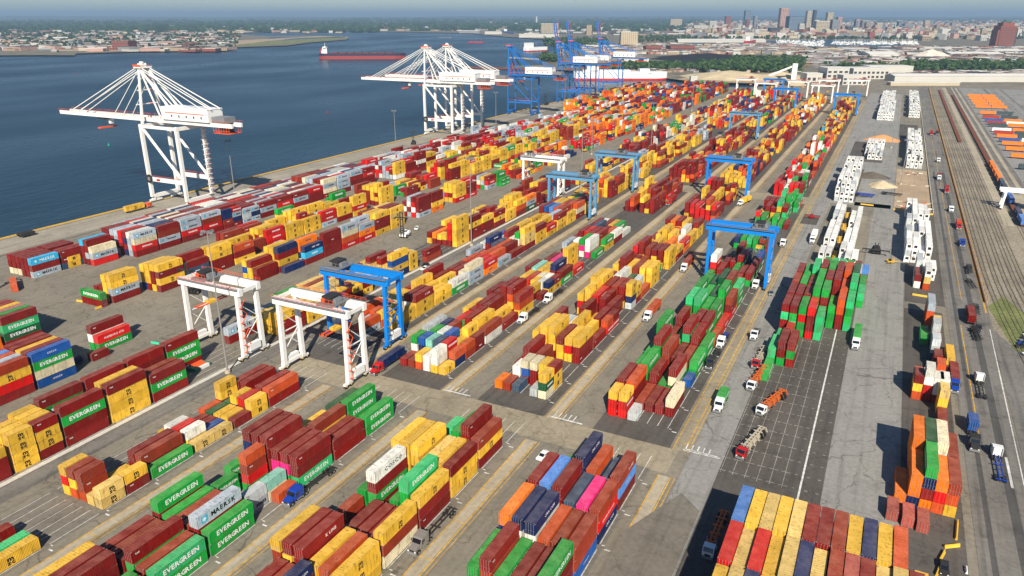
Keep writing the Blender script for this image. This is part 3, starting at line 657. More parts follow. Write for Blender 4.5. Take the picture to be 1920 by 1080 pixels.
for i, cc in enumerate(CT):
    x, y, z, L_, h, c, blk, row, tier, nt = cc
    if i in SOLO: container(i, *cc)
    else:
        random.seed(i*17+3); v = random.uniform(.78, 1.16); w_ = random.uniform(0, .03)
        col = tuple(min(1, (q*(1-w_)+.3*w_)*v) for q in PALL[c])
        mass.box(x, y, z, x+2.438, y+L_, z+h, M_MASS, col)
        if y < 800: bar_letters(mass, x, y, z, L_, h, c, i)
        if c == 'W': mass.add([(x+.5, y-.02, z+h-1.6), (x+1.9, y-.02, z+h-1.6), (x+1.9, y-.02, z+h-.35), (x+.5, y-.02, z+h-.35)], [(0, 1, 2, 3)], M_MASS, (.03, .03, .035))
        elif y < 420:
            for xx in (.45, 1.15, 1.3, 2.0): mass.box(x+xx-.03, y-.03, z+.1, x+xx+.03, y, z+h-.1, M_MASS, tuple(min(1, q*1.25+.05) for q in col))
tag(mass.obj('stacked_containers'), 'countless stacked shipping containers filling the far yard', 'container stacks', None, 'stuff')
def lone(x, y, z, c, L_, label, ang=0, h=2.87, seed=1):
    """a single box: x, y is the middle of its footprint, ang its heading from the row direction"""
    a = rad(ang); ox = -(math.cos(a)*1.219-math.sin(a)*L_/2); oy = -(math.sin(a)*1.219+math.cos(a)*L_/2)
    return container(seed, x+ox, y+oy, z, L_, h, c, '', seed % 5, 0, 1, label, a)
lone(-386.8, 277, 1.25, 'y', 12.19, 'yellow long container on a trailer on the waterside quay', seed=4)
lone(-270.8, 169.6, .12, 'm', 12.19, 'dark red container under a green one, crosswise beside the aisle', 90, seed=5)
lone(-270.8, 169.6, 3.02, 'g', 12.19, 'green container on a dark red one, crosswise beside the aisle', 90, seed=8)
lone(-318.5, 166.5, .12, 'k', 12.19, 'rusty orange container lying askew before the sky blue one', 62, seed=6)
lone(-258, 489, .12, 'g', 12.19, 'green container lying crosswise at the far cross aisle', 80, seed=9)

# ------------------------------------------------------------------ rubber-tyred gantries
def bogie(root, x, y, m, z0=.1):
    """a corner wheel set on its saddle"""
    mb = MB(); mb.box(x-.45, y-1.9, z0+1.0, x+.45, y+1.9, z0+1.6, m); mb.obj('wheel_saddle', root)
    for dy in (-1.1, 1.1):
        wb = MB(); wb.cyl((x-.42, y+dy, z0+.75), (x+.42, y+dy, z0+.75), .75, M_TYRE, 14); wb.cyl((x-.44, y+dy, z0+.75), (x+.44, y+dy, z0+.75), .32, M_YEL, 10); wb.obj('wheel', root)
def rtg(x0, x1, yc, m, rail, label, H_=25.2, trol=.75, power=M_WT, group='gantry cranes on rubber tyres over the stacks', lod=0):
    root = empty('gantry_crane', ((x0+x1)/2, yc, 0)); a = (x1-x0)/2; tag(root, label, 'gantry crane', group); w_ = 4.2
    for sx in (-1, 1):
        for sy in (-1, 1):
            mb = MB(); X = sx*a; y = sy*w_
            mb.bar((X, y, 1.7), (X, y*.92, H_-1.2), 1.25, m, 1.5, 1.15); mb.obj('leg', root)
            if not lod: bogie(root, X, y*1.12, m)
        mb = MB(); X = sx*a
        mb.box(X-.5, -w_-1, 1.7, X+.5, w_+1, 2.7, m); mb.obj('sill_beam', root)
        mb = MB()            # bracing between the two legs
        for za, zb, s in ((6, 13, 1), (13, 20, -1), (13, 6, 1)): mb.bar((X, -w_*.95*s, za), (X, w_*.95*s, zb), .22, m if m is not M_CW else M_CW)
        mb.bar((X, -w_*.97, 13), (X, w_*.97, 13), .3, m); mb.obj('bracing', root)
        mb = MB(); mb.box(X-.95*(sx < 0)-.2, -2.4, 2.75, X+.95*(sx > 0)+.2, 2.4, 5.2 if sx > 0 else 4.1, power); mb.box(X+sx*.9-.02, -.8, 3.2, X+sx*.9+.24, .8, 3.9, M_DK); mb.obj('power_pack', root)
        # stair zigzag up one leg
        mb = MB(); z = 3; k = 0
        while z < H_-4: mb.bar((X+sx*1.0, -w_+(k % 2)*2.4, z), (X+sx*1.0, -w_+((k+1) % 2)*2.4, z+2.6), .16, rail); mb.box(X+sx*1.0-.4, -w_-.3, z, X+sx*1.0+.4, -w_+.6, z+.1, rail); z += 2.6; k += 1
        mb.obj('stairway', root)
    for sy in (-1, 1):
        y = sy*w_*.92; mb = MB(); mb.box(-a-1.8, y-.8, H_-2.3, a+1.8, y+.8, H_, m); mb.obj('girder', root)
        mb = MB()
        for k in range(15):
            x = -a-1.2+k*(2*a+2.4)/14; mb.bar((x, y+sy*1.5, H_), (x, y+sy*1.5, H_+1.1), .07, rail)
        for z in (.55, 1.1): mb.bar((-a-1.4, y+sy*1.5, H_+z), (a+1.4, y+sy*1.5, H_+z), .07, rail)
        mb.box(-a-1.4, min(y+sy*.78, y+sy*1.6), H_-.12, a+1.4, max(y+sy*.78, y+sy*1.6), H_-.02, M_GREY); mb.obj('walkway', root)
    for x in (-a-1.3, a+1.3): mb = MB(); mb.box(x-.3, -w_*.92+.76, H_-1.5, x+.3, w_*.92-.76, H_-.4, m); mb.obj('end_tie', root)
    tx = -a+trol*2*a; mb = MB()
    mb.box(tx-3, -w_*.92-.4, H_+.15, tx+3, w_*.92+.4, H_+.6, M_GREY); mb.box(tx-2.2, -2.4, H_+.6, tx+1.4, 2.4, H_+2.6, M_DK); mb.cyl((tx-1.6, -2.8, H_+1.4), (tx-1.6, 2.8, H_+1.4), .7, rail, 12)
    mb.box(tx+1.6, -1.8, H_+.6, tx+2.7, 1.2, H_+2.0, M_GREY); tr = mb.obj('trolley', root)
    mb = MB()
    for z in (1.2, 2.2): 
        for s in (-1, 1): mb.bar((tx-3, s*3.6, H_+z), (tx+3, s*3.6, H_+z), .08, rail)
    for k in range(5):
        for s in (-1, 1): mb.bar((tx-3+k*1.5, s*3.6, H_+.5), (tx-3+k*1.5, s*3.6, H_+2.2), .08, rail)
    mb.obj('trolley_railing', tr)
    mb = MB(); mb.box(tx+1.2, -1, H_-4.6, tx+3, 1, H_-2.2, M_WT); mb.box(tx+1.25, -1.03, H_-4.0, tx+2.9, 1.03, H_-3.0, M_GLASS); mb.bar((tx+2, 0, H_-2.2), (tx+2, 0, H_+.2), .5, m); mb.obj('operator_cabin', root)
    mb = MB(); zs = H_-8.5
    for dx in (-1, 1):
        for dy in (-1.8, 1.8): mb.bar((tx+dx, dy, zs), (tx+dx*.9, dy*.9, H_), .06, M_DK)
    mb.box(tx-1.0, -6.0, zs-.35, tx-.6, 6.0, zs, rail); mb.box(tx+.6, -6.0, zs-.35, tx+1.0, 6.0, zs, rail); mb.box(tx-1.2, -1.6, zs-.3, tx+1.2, 1.6, zs+.5, M_YEL)
    for dy in (-6, 5.6): mb.box(tx-1.2, dy, zs-.45, tx+1.2, dy+.4, zs, rail)
    mb.obj('spreader', root)
    return root
rtg(-203.9, -179.5, 163, M_CW, M_OR, 'white gantry crane with orange stairs, nearest the waterside, beside the thin tall lamppost', trol=.3)
rtg(-162.5, -136.6, 163.6, M_CW, M_OR, 'white gantry crane with orange rails straddling the aisle before the blue one', trol=.72)
rtg(-167.5, -142.5, 192, M_CB, M_GREY, 'bright blue gantry crane directly behind the white one, pale trolley on its left end', trol=.12)
rtg(-60.8, -36.2, 311, M_CB, M_GREY, 'bright blue gantry crane astride the long green container block', trol=.8)
rtg(-97.3, -72.6, 468, M_CB, M_GREY, 'bright blue gantry crane beside the yellow container truck at the far aisle', trol=.7)
rtg(-204, -179.6, 425, M_CW, M_CW, 'plain white gantry crane standing near the two faded blue ones', H_=24, trol=.1)
rtg(-167.4, -142.2, 383, M_CS, M_GREY, 'faded blue gantry crane over light blue roofs, nearer of the faded pair', H_=24, trol=.8)
rtg(-167.4, -142.2, 460, M_CS, M_GREY, 'faded blue gantry crane behind its twin, by the striped dark pad', H_=24, trol=.6)
rtg(-132.8, -107.8, 716, M_CS, M_GREY, 'faded blue gantry crane standing alone among distant dark red stacks', H_=24)
rtg(-132.8, -107.8, 985, M_CB, M_GREY, 'small bright blue gantry crane, nearer one of a distant blue pair', H_=24, lod=1)
rtg(-167.4, -142.2, 1125, M_CB, M_GREY, 'small bright blue gantry crane behind its distant blue neighbour', H_=24, lod=1)
rtg(-60.8, -36.2, 944, M_CB, M_GREY, 'distant blue gantry crane by the wide pale lane', H_=24, lod=1)
for i, (x, y, l) in enumerate(((-60.8, 1172, 'distant white gantry crane with orange leg beside the pale lane'), (-97.3, 1150, 'distant white gantry crane, second from the pale lane'), (-132.8, 1110, 'distant white gantry crane between two blue ones'), (-204, 1120, 'distant white gantry crane nearest the slip of water'),
        (-97.3, 1060, 'distant white gantry crane in front of the white factory'), (-167.4, 1060, 'distant white gantry crane beside the blue pair'))):
    rtg(x, x+25, y, M_CW, M_OR, l, H_=24, lod=1)

# ------------------------------------------------------------------ ship-to-shore cranes
def sts(yc, m, rail, label, up=False, small=False, hook=-441, w_=9.5, boom=81):
    XW, XL = -397.5, -367.5; root = empty('quay_crane', (0, yc, 0)); tag(root, label, 'quay crane', 'ship loading cranes on the quay'); ZB = 48 if not small else 43; top = 78.5 if not up else 74; th = .62 if m is M_CBF else 1
    for X in (XW, XL):
        for s in (-1, 1):
            mb = MB(); mb.bar((X, s*w_, 3.2), (X, s*w_, ZB-1), 1.7*th, m, 1.9*th); mb.obj('leg', root)
            mb = MB()
            for k in range(4): mb.cyl((X-.35, s*w_*.8-3.4+k*2.3, .55), (X+.35, s*w_*.8-3.4+k*2.3, .55), .5, M_DK, 10)
            for k in (0, 2): mb.box(X-.6, s*w_*.8-4.1+k*2.3, .6, X+.6, s*w_*.8-.4+k*2.3, 1.7, m)
            mb.box(X-.5, s*w_*.8-2.6, 1.7, X+.5, s*w_*.8+2.4, 2.3, m); mb.obj('wheel_bogie', root)
        mb = MB(); mb.box(X-.9, -w_+.9, 2.5, X+.9, w_-.9, 4.6, m); mb.obj('sill_beam', root)
        mb = MB(); mb.box(X-.7, -w_+.9, ZB-3.2, X+.7, w_-.9, ZB-1.2, m); mb.obj('cross_beam', root)
    for s in (-1, 1):
        for za, zb_ in ((13.2, 13.2+2.4*th), (ZB-3, ZB-3+1.6*th)): mb = MB(); mb.box(XW+.9, s*w_-.7, za, XL-.9, s*w_+.7, zb_, m); mb.obj('portal_beam', root)
        mb = MB(); mb.bar((XW+1, s*w_, ZB-3), (XL-1, s*w_, 15), 1.1*th, m); mb.obj('diagonal_brace', root)
        mb = MB()
        for k in range(16): mb.bar((XW+1+k*1.9, s*(w_+.7), 15.6), (XW+1+k*1.9, s*(w_+.7), 16.7), .09, rail)
        mb.bar((XW+1, s*(w_+.7), 16.7), (XL-1, s*(w_+.7), 16.7), .1, rail); mb.obj('railing', root)
    mb = MB(); X = XL+1.8; z = 5; k = 0             # stair tower
    while z < ZB-3:
        mb.bar((X, w_-3+(k % 2)*3, z), (X, w_-3+((k+1) % 2)*3, z+3), .3, m); mb.box(X-.6, w_-3.8, z-.1, X+.6, w_+.8, z, m); mb.bar((X+.6, w_-3.8, z+1), (X+.6, w_+.8, z+1), .12, rail); z += 3; k += 1
    mb.obj('stairway', root)
    # fixed back girder and boom: two beams joined by ties
    zb = ZB
    mb = MB(); bk = -329 if not small else -340
    for s in (-1, 1): mb.box(XW-2, s*3.4-.7*th, zb, bk, s*3.4+.7*th, zb+2.3*th, m)
    for k in range(9): mb.box(XW+k*8-.4, -2.7, zb+.3, XW+k*8+.4, 2.7, zb+1.2, m)
    for k in range(34):
        for s in (-1, 1): mb.bar((XW+k*2, s*4.6, zb+2.3), (XW+k*2, s*4.6, zb+3.4), .09, rail)
    for s in (-1, 1): mb.bar((XW, s*4.6, zb+3.4), (bk, s*4.6, zb+3.4), .1, rail)
    mb.obj('back_girder', root)
    mb = MB(); Lb = boom if not up else (52 if not small else 16)
    for s in (-1, 1): mb.box(-Lb, s*3.4-.6*th, 0, 0, s*3.4+.6*th, 2.2*th, m)
    for k in range(12): mb.box(-Lb+k*Lb/12, -2.8, .4, -Lb+k*Lb/12+.7, 2.8, 1.1, m)
    for k in range(42):
        for s in (-1, 1): mb.bar((-Lb+k*Lb/42, s*4.5, 2.2), (-Lb+k*Lb/42, s*4.5, 3.4), .09, rail)
    for s in (-1, 1): mb.bar((-Lb, s*4.5, 3.4), (0, s*4.5, 3.4), .1, rail)
    bo = mb.obj('boom', root, (XW-2.1, 0, zb))
    if up: bo.rotation_euler = (0, rad(81), 0)
    ax = XW-2.5; tz = top                              # A-frame tower
    for s in (-1, 1):
        mb = MB(); mb.bar((XW, s*w_*.85, zb-1), (ax, s*2.6, tz), 1.2, m, 1.2, .9); mb.bar((XL-4, s*3.4, zb+2), (ax+1, s*2.6, tz-.5), .95, m); mb.bar((XW+12, s*4, zb+2), (ax+1, s*2.6, tz-1), .7, m); mb.obj('tower_leg', root)
    mb = MB(); mb.box(ax-2.6, -4, tz, ax+3.4, 4, tz+.9, m)
    for k in range(5): mb.bar((ax-2.6, -4+k*2, tz+.9), (ax-2.6, -4+k*2, tz+2), .12, rail); mb.bar((ax+3.4, -4+k*2, tz+.9), (ax+3.4, -4+k*2, tz+2), .12, rail)
    mb.box(ax-2.8, -4.2, tz+.9, ax+3.6, -4, tz+2, rail); mb.cyl((ax, -2.5, tz+1.8), (ax, 2.5, tz+1.8), .9, m, 10); mb.box(ax-1, -.6, tz+2.4, ax+1, .6, tz+3.6, m)
    for z in (zb+10, zb+18, zb+25):
        if z < tz-2: mb.bar((ax-.3, -w_*.85*(1-(z-zb)/(tz-zb))-2.4, z), (ax-.3, w_*.85*(1-(z-zb)/(tz-zb))+2.4, z), .6, m); mb.box(ax-1, 1, z, ax+2.4, 3.4, z+.12, rail)
    mb.obj('tower_head', root)
    if not up:
        for s in (-1, 1):
            mb = MB(); y = s*3.4
            mb.bar((ax-1, s*2.6, tz+.6), (XW-boom+9, y, zb+2.4), .42, m); mb.bar((ax-1, s*2.6, tz-.4), (XW-boom+17, y, zb+2.4), .36, m); mb.bar((ax-1, s*2.6, tz-1.5), (-428, y, zb+2.4), .34, m)
            if m is M_CW: mb.bar((ax-1, s*2.6, tz-8), (-420, y, zb+2.4), .3, m)
            mb.obj('forestay', root)
    for s in (-1, 1):
        mb = MB(); y = s*3.4; mb.bar((ax+1, s*2.6, tz+.6), (-344, y, zb+9.5), .42, m); mb.bar((ax+1, s*2.6, tz-.4), (-352, y, zb+9.5), .34, m); mb.bar((ax+1, s*2.6, tz-1), (-366, y, zb+3), .5, m); mb.obj('backstay', root)
    mb = MB(); mb.box(-383 if m is M_CW else -378, -5.4, zb+2.4, -345, 5.4, zb+9.3, M_WT); mb.box(-383.2 if m is M_CW else -378.2, -5.6, zb+9.3, -344.8, 5.6, zb+9.7, M_WT); mb.box(-380, -5.6, zb+6.4, -348, -5.42, zb+6.8, rail)
    for k in range(5): mb.box(-375+k*6, -5.5, zb+4, -374+k*6, -5.41, zb+5.4, M_DK)
    mb.obj('machinery_house', root)
    mb = MB(); mb.box(-344, -4, zb+2.4, -334, 4, zb+5.6, M_GREY); mb.box(-343, -4.4, zb-3.4, -331, 4.4, zb-3.1, rail)
    for k in range(7): mb.bar((-343+k*2, -4.4, zb-3.2), (-343+k*2, -4.4, zb-.1), .16, rail); mb.bar((-343+k*2, 4.4, zb-3.2), (-343+k*2, 4.4, zb-.1), .16, rail)
    mb.bar((-343, -4.4, zb-1.9), (-331, -4.4, zb-1.9), .2, rail); mb.box(-340, -2.4, zb-3, -334, 2.4, zb-.2, M_DK); mb.obj('service_platform', root)
    hx = hook if not up else -385
    mb = MB(); mb.box(hx-3, -3.8, zb-1.2, hx+3, 3.8, zb-.1, M_DK); mb.box(hx+3.2, -1.2, zb-4, hx+5.2, 1.2, zb-1.2, M_WT); mb.obj('trolley', root)
    mb = MB()
    for dx in (-1, 1):
        for dy in (-2, 2): mb.bar((hx+dx, dy, zb-6), (hx+dx, dy, zb-1), .1, M_DK)
    mb.box(hx-1.2, -6.1, zb-6.8, hx+1.2, 6.1, zb-6, M_OR); mb.obj('spreader', root)
    if m is M_CW:
        mb = MB(); mb.cyl((XW+1.1, -w_-1.4, 14.6), (XW+1.1, -w_-.9, 14.6), 2.6, M_DK, 18); mb.cyl((XW+1.1, -w_-1.45, 14.6), (XW+1.1, -w_-.85, 14.6), 1.2, M_GREY, 12); mb.obj('cable_reel', root)
        mb = MB(); mb.box(XW+7, -w_-.82, 13.7, XW+10, -w_-.77, 15, M_RED); mb.obj('name_board', root)
    return root
sts(308, M_CW, M_OR, 'white quay crane standing alone with boom lowered over the water')
sts(614, M_CW, M_OR, 'white quay crane with lowered boom, nearer of the overlapping white pair', hook=-424, boom=75)
sts(652, M_CW, M_OR, 'white quay crane with lowered boom, farther of the overlapping white pair', hook=-430, boom=74)
sts(788, M_CBF, M_OR, 'blue quay crane with short raised boom just beyond the white pair', up=True, small=True)
sts(930, M_CBF, M_OR, 'blue quay crane with raised boom, first of the three tallest booms', up=True)
sts(972, M_CBF, M_OR, 'blue quay crane with raised boom, middle of the three tallest booms', up=True)
sts(1085, M_CBF, M_OR, 'blue quay crane with raised boom, last before the white ship', up=True)

# ------------------------------------------------------------------ lamp posts
def lamppost(x, y, h, label):
    root = empty('lamp_post', (x, y, 0)); tag(root, label, 'lamp post', 'tall yard lamp posts')
    mb = MB(); mb.cyl((0, 0, 1.1), (0, 0, h), .32, M_GALV, 10, .14); mb.obj('pole', root); mb = MB(); mb.cyl((0, 0, 0), (0, 0, 1.1), .9, M_CONC, 12); mb.obj('footing', root)
    mb = MB(); mb.box(-2.4, -.12, h, 2.4, .12, h+.25, M_GREY); mb.box(-.12, -2.4, h, .12, 2.4, h+.25, M_GREY); mb.obj('crossarm', root)
    for k, (dx, dy) in enumerate(((2, 0), (-2, 0), (0, 2), (0, -2), (1, 0), (-1, 0))):
        mb = MB(); mb.box(dx-.4, dy-.3, h-.5, dx+.4, dy+.3, h-.02, M_GREY); mb.obj('lamp_head', root)
lamppost(-177.4, 149.3, 47, 'tallest thin lamppost, rising before the white gantry cranes'); lamppost(-176.6, 305.6, 43.7, 'thin lamppost on the pale kerb by the tall yellow stack')
lamppost(-361.4, 329.5, 35.5, 'thin lamppost just behind the lone white quay crane'); lamppost(-359, 500.7, 35.5, 'thin lamppost on the empty quay between the white cranes')
lamppost(-216, 574, 28, 'thin lamppost on the wide lane behind the orange stacks'); lamppost(-345.5, 650.5, 37.7, 'thin lamppost on the quay behind the white crane pair')
lamppost(-366, 872, 34, 'thin lamppost on the quay between blue cranes'); lamppost(-176.6, 452, 40, 'thin lamppost on the pale kerb beside the faded blue cranes')
lamppost(-176.6, 610, 40, 'thin lamppost on the pale kerb beside distant dark red stacks'); lamppost(-300, 1010, 34, 'thin distant lamppost among orange stacks'); lamppost(-366, 1130, 34, 'thin distant lamppost in front of the white ship')
lamppost(-215, 905, 34, 'thin distant lamppost on the wide lane'); lamppost(12.6, 560, 30, 'thin lamppost beside the sand heaps'); lamppost(3.8, 720, 30, 'thin lamppost between the white box rows')

# ------------------------------------------------------------------ trucks, chassis, cars
def wheels(root, pts, r=.5, wd=.32, name='wheel'):
    for (x, y) in pts:
        s = 1 if x > 0 else -1; mb = MB(); mb.cyl((x-wd/2*1, y, r), (x+wd/2, y, r), r, M_TYRE, 12); mb.cyl((x+s*(wd/2-.02), y, r), (x+s*(wd/2+.015), y, r), r*.55, M_RIM, 10); mb.obj(name, root)
def skel(root, y0, L_, m, z=1.05, wheels_=True, twist=True):
    """skeletal container chassis; y runs backwards from the cab"""
    mb = MB()
    for x in (-.45, .45): mb.box(x-.1, y0, z-.15, x+.1, y0+L_, z+.15, m)
    for k in range(6): yy = y0+.1+k*(L_-.5)/5; w2 = 1.2 if k in (0, 5, 2) else .55; mb.box(-w2, yy, z-.1, w2, yy+.22, z+.1, m)
    o = mb.obj('chassis_frame', root)
    if wheels_: wheels(root, [(x, y0+L_-d) for x in (-.95, .95) for d in (1.1, 2.4)], .5, .5)
    mb = MB()
    for x in (-.7, .7): mb.box(x-.06, y0+2.6, .3, x+.06, y0+2.8, z, M_GREY)
    mb.obj('landing_leg', root)
def semi(x, y, ang, cab, label, trail=None, L_=12.4, tractor='long', z=.12, slp=True):
    """y is the front bumper; ang 0 = facing the camera side (-Y)"""
    root = empty('semi_truck', (x, y, z), rad(ang)); tag(root, label, 'truck', 'container trucks in the yard')
    hood = 1.9 if tractor == 'long' else .3
    mb = MB(); mb.box(-.45, .8, .55, .45, 6.3, .85, M_DK); mb.box(-1.2, 0, .35, 1.2, .25, .95, M_GREY); mb.obj('frame', root)
    zt = 3.0 if slp else 2.8; mb = MB()
    if hood > 1: mb.prism([(.15, .9), (.15, 1.5), (hood, 1.95), (hood, .9)], 0, -.95, .95, cab)
    mb.prism([(hood, .9), (hood, 1.9), (hood+.45, 2.75), (hood+.8, zt), (hood+2.2+(.9 if slp else 0), zt+.25*slp), (hood+2.2+(.9 if slp else 0), .9)], 0, -1.2, 1.2, cab); mb.obj('cab', root)
    mb = MB(); mb.prism([(hood-.03, 1.93), (hood+.42, 2.78), (hood+.47, 2.76), (hood+.03, 1.9)], 0, -1.05, 1.05, M_GLASS)
    for s in (-1, 1): mb.box(s*1.2-.02, hood+.6, 1.9, s*1.2+.02, hood+1.5, 2.6, M_GLASS)
    mb.obj('windscreen', root)
    mb = MB(); mb.box(-.6, .1, 1.0, .6, .16, 1.45, M_DK); mb.obj('grille', root)
    for s in (-1, 1):
        mb = MB(); mb.box(s*.85-.18, .08, .98, s*.85+.18, .17, 1.2, M_WT); mb.obj('headlight', root)
        mb = MB(); mb.box(s*1.42-.1, hood+.3, 1.9, s*1.42+.1, hood+.4, 2.6, M_DK); mb.obj('mirror', root)
        mb = MB(); mb.cyl((s*1.0, hood+3.3, .9), (s*1.0, hood+3.3, 3.3), .09, M_RIM, 8); mb.obj('exhaust', root)
        mb = MB(); mb.cyl((s*.95, 2.9, .75), (s*.95, 4.3, .75), .3, M_RIM, 10); mb.obj('fuel_tank', root)
    wheels(root, [(-1.0, 1.1), (1.0, 1.1)]+[(s*.95, yy) for s in (-1, 1) for yy in (4.7, 5.9)], .5, .42)
    if trail is not None: skel(root, 4.4, L_, trail)
    return root
def on_truck(x, y, ang, c, L_, label, seed):
    a = rad(ang); off = 4.6+L_/2; lone(x-math.sin(a)*off, y+math.cos(a)*off, 1.33, c, L_, label, ang, 2.6, seed)
semi(-111.9, 104.8, 0, M_BLUET, 'blue cab truck pulling an empty chassis beside the light green container', M_DK, 12.6)
semi(-76.4, 104.2, 0, M_SILVER, 'silver streamlined cab truck with empty chassis beside the cream container', M_DK, 12.6)
semi(-111.2, 226.5, 0, M_WT, 'white truck with empty dark chassis passing the stacked brown boxes', M_DK)
semi(-111.2, 249.5, 0, M_WT, 'white truck with empty dark chassis below the white stacked boxes', M_DK)
semi(-70.2, 249.5, 0, M_WT, 'white truck hauling a rust orange container along the wide grey lane', M_DK); on_truck(-70.2, 249.5, 0, 'k', 12.19, 'rust orange container riding on a white truck in the grey lane', 11)
semi(-40.6, 238, 0, M_WT, 'white truck with empty blue chassis beside the rust orange container', M_BLUET, 9)
semi(-40.2, 220.5, 0, M_DK, 'navy truck with empty navy chassis parked on the dark pad', M_DK, 11)
semi(-40, 303.5, 0, M_WT, 'white truck beneath the legs of the blue gantry crane', M_DK)
semi(-31.4, 250, 0, M_WT, 'white truck with short black chassis alone on the pale lane', M_DK, 6, slp=False)
semi(-31.7, 193.5, 0, M_WT, 'white truck hauling a green short container down the pale lane', M_DK, 7); on_truck(-31.7, 193.5, 0, 'g', 6.06, 'green short container riding on a white truck in the pale lane', 12)
semi(1.2, 257.8, 0, M_WT, 'white truck hauling a green container past the end of the yard', M_DK); on_truck(1.2, 257.8, 0, 'g', 12.19, 'green container riding on the white truck beside the grey slab', 16)
semi(-38.4, 372, 0, M_WT, 'white truck beside the dark pad right of the blue gantry', M_DK, 6)
semi(-72.5, 312, 0, M_WT, 'white truck in the grey lane left of the blue gantry leg', M_DK); on_truck(-72.5, 312, 0, 'b', 12.19, 'brown container riding on a white truck left of the blue gantry', 13)
semi(-73.8, 448, -12, M_WT, 'white truck turning with a yellow container at the far aisle', M_DK); on_truck(-73.8, 448, -12, 'y', 12.19, 'yellow container riding on the white truck turning at the far aisle', 17)
semi(-386.8, 288.5, 180, M_OR, 'orange yard tractor towing a yellow container along the quay edge', M_DK, 12.6, 'short')
semi(-25.9, 384, 0, M_WT, 'white truck with white trailer beside the long white box row', M_DK); on_truck(-25.9, 384, 0, 'W', 12.19, 'white container on a white truck beside the long white row', 21)
semi(-134.5, 168, 0, M_RED, 'red truck carrying a navy container behind the white gantry', M_DK); on_truck(-134.5, 168, 0, 'n', 12.19, 'navy container riding on the red truck behind the white gantry', 22)
semi(-112.0, 430, 0, M_RED, 'red truck carrying a dark red container by the faded blue gantry', M_DK); on_truck(-112.0, 430, 0, 'm', 12.19, 'dark red container riding on a red truck by the faded gantry', 23)
# on the main road
semi(37.2, 254, 180, M_WT, 'white truck with empty dark chassis driving away along the road', M_DK)
semi(37.9, 208, 180, M_WT, 'white truck with empty blue chassis, nearest on the road', M_BLUET, 13)
semi(33.1, 203.5, 0, M_DK, 'dark truck under a blue short container on the road', M_DK, 8); on_truck(33.1, 209, 0, 'u', 6.06, 'blue short container on a dark truck on the road', 24)
semi(38.2, 318, 180, M_BLUET, 'blue truck hauling a dark red container by the parked black chassis', M_DK); on_truck(38.2, 318, 180, 'm', 12.19, 'dark red container on a blue truck by the parked black chassis', 25)
semi(30.0, 237.8, 0, M_BLUET, 'blue truck under a red container at the road edge', M_DK, 12.4); on_truck(30.0, 237.8, 0, 'm', 12.19, 'dark red container on a blue truck at the road edge', 26)
for i, (x, y, cb, c) in enumerate(((36.2, 585, M_WT, 'm'), (39.2, 542, M_RED, 'm'), (41.4, 447, M_RED, 'k'), (36.6, 815, M_RED, 'm'), (41.5, 820, M_DK, 'm'), (38, 660, M_WT, None), (39.5, 487, M_WT, None), (41.2, 412, M_BLUET, None))):
    semi(x, y, 0, cb, ['white', 'red', 'red', 'red', 'dark', 'white', 'white', 'blue'][i]+' truck on the far road, '+['beside the sand heaps', 'just before the sand heaps', 'beside the tall white stacks', 'left of two abreast', 'right of two abreast', 'by the wide striped rack', 'at the far aisle end', 'with a long blue and green frame'][i], M_BLUET if i == 7 else M_DK, 7)
    if c: on_truck(x, y, 0, c, 6.06, PAL[c][1]+' short container on a truck, '+['beside the sand heaps', 'just before the sand heaps', 'beside the tall white stacks', 'left of two abreast', 'right of two abreast'][i], 30+i)
def chassis_stack(x, y, ang, m, k, label):
    root = empty('stacked_chassis', (x, y, .12), rad(ang)); tag(root, label, 'trailer chassis', 'empty trailer chassis')
    for i in range(k):
        mb = MB(); z = 1.05+i*.62; yo = -.5*i
        for s in (-.45, .45): mb.box(s-.09, yo, z-.14, s+.09, yo+12, z+.14, m)
        for j in range(9): yy = yo+.1+j*1.45; w2 = 1.2 if j % 2 == 0 else .6; mb.box(-w2, yy, z-.1, w2, yy+.25, z+.1, m)
        mb.obj('chassis_frame', root)
        mb = MB()
        for s in (-.9, .9):
            for d in (9.3, 10.6): mb.cyl((s-.25, yo+d, z-.5+.0*i), (s+.25, yo+d, z-.5), .48, M_TYRE, 10)
        mb.obj('wheel_set', root)
    return root
for x, y, a, cb, cm, k, l in ((-20.6, 197.5, -17, M_WT, M_CHORG, 4, 'orange'), (-25.6, 211.5, -7, M_WT, M_CHORG, 4, 'upright orange'), (-26.9, 227.5, -3, M_RED, M_CONC, 3, 'cream and orange'), (-21.3, 172.3, -12, M_RED, M_CONC, 4, 'cream'), (-20.2, 131, -1, M_WT, M_CHORG, 3, 'shadowed orange')):
    semi(x, y, a, cb, f"{'white' if cb is M_WT else 'red'} truck hauling stacked {l} chassis past the grid yard", None, slp=False, tractor='short'); aa = rad(a)
    chassis_stack(x-math.sin(aa)*4.6, y+math.cos(aa)*4.6, a, cm, k, f"stack of {l} empty chassis behind a {'white' if cb is M_WT else 'red'} truck")
for i, (x, y, a, m, k, l) in enumerate(((41.7, 366, 0, M_DK, 2, 'dark chassis by the road, nearest of the parked row'), (42.2, 345, 8, M_DK, 1, 'dark chassis lying askew beside the road edge'), (39.4, 285, 4, M_DK, 2, 'dark chassis beside the dark red container on the road'), (41, 312, 0, M_DK, 1, 'dark chassis beside the railway fence'), (13.3, 520, 80, M_DK, 2, 'dark chassis parked beside the tall white block'), (-2.5, 508, 85, M_BLUET, 3, 'blue chassis stack lying beside the white block'))):
    chassis_stack(x, y, a, m, k, l)
for k in range(8): chassis_stack(-13.1, 356+k*13.4, 3, M_YEL if k % 2 == 0 else M_DK, 5, f"{'yellow' if k % 2 == 0 else 'dark'} chassis stack between the two long white rows, {ORD[k]} from the near end")
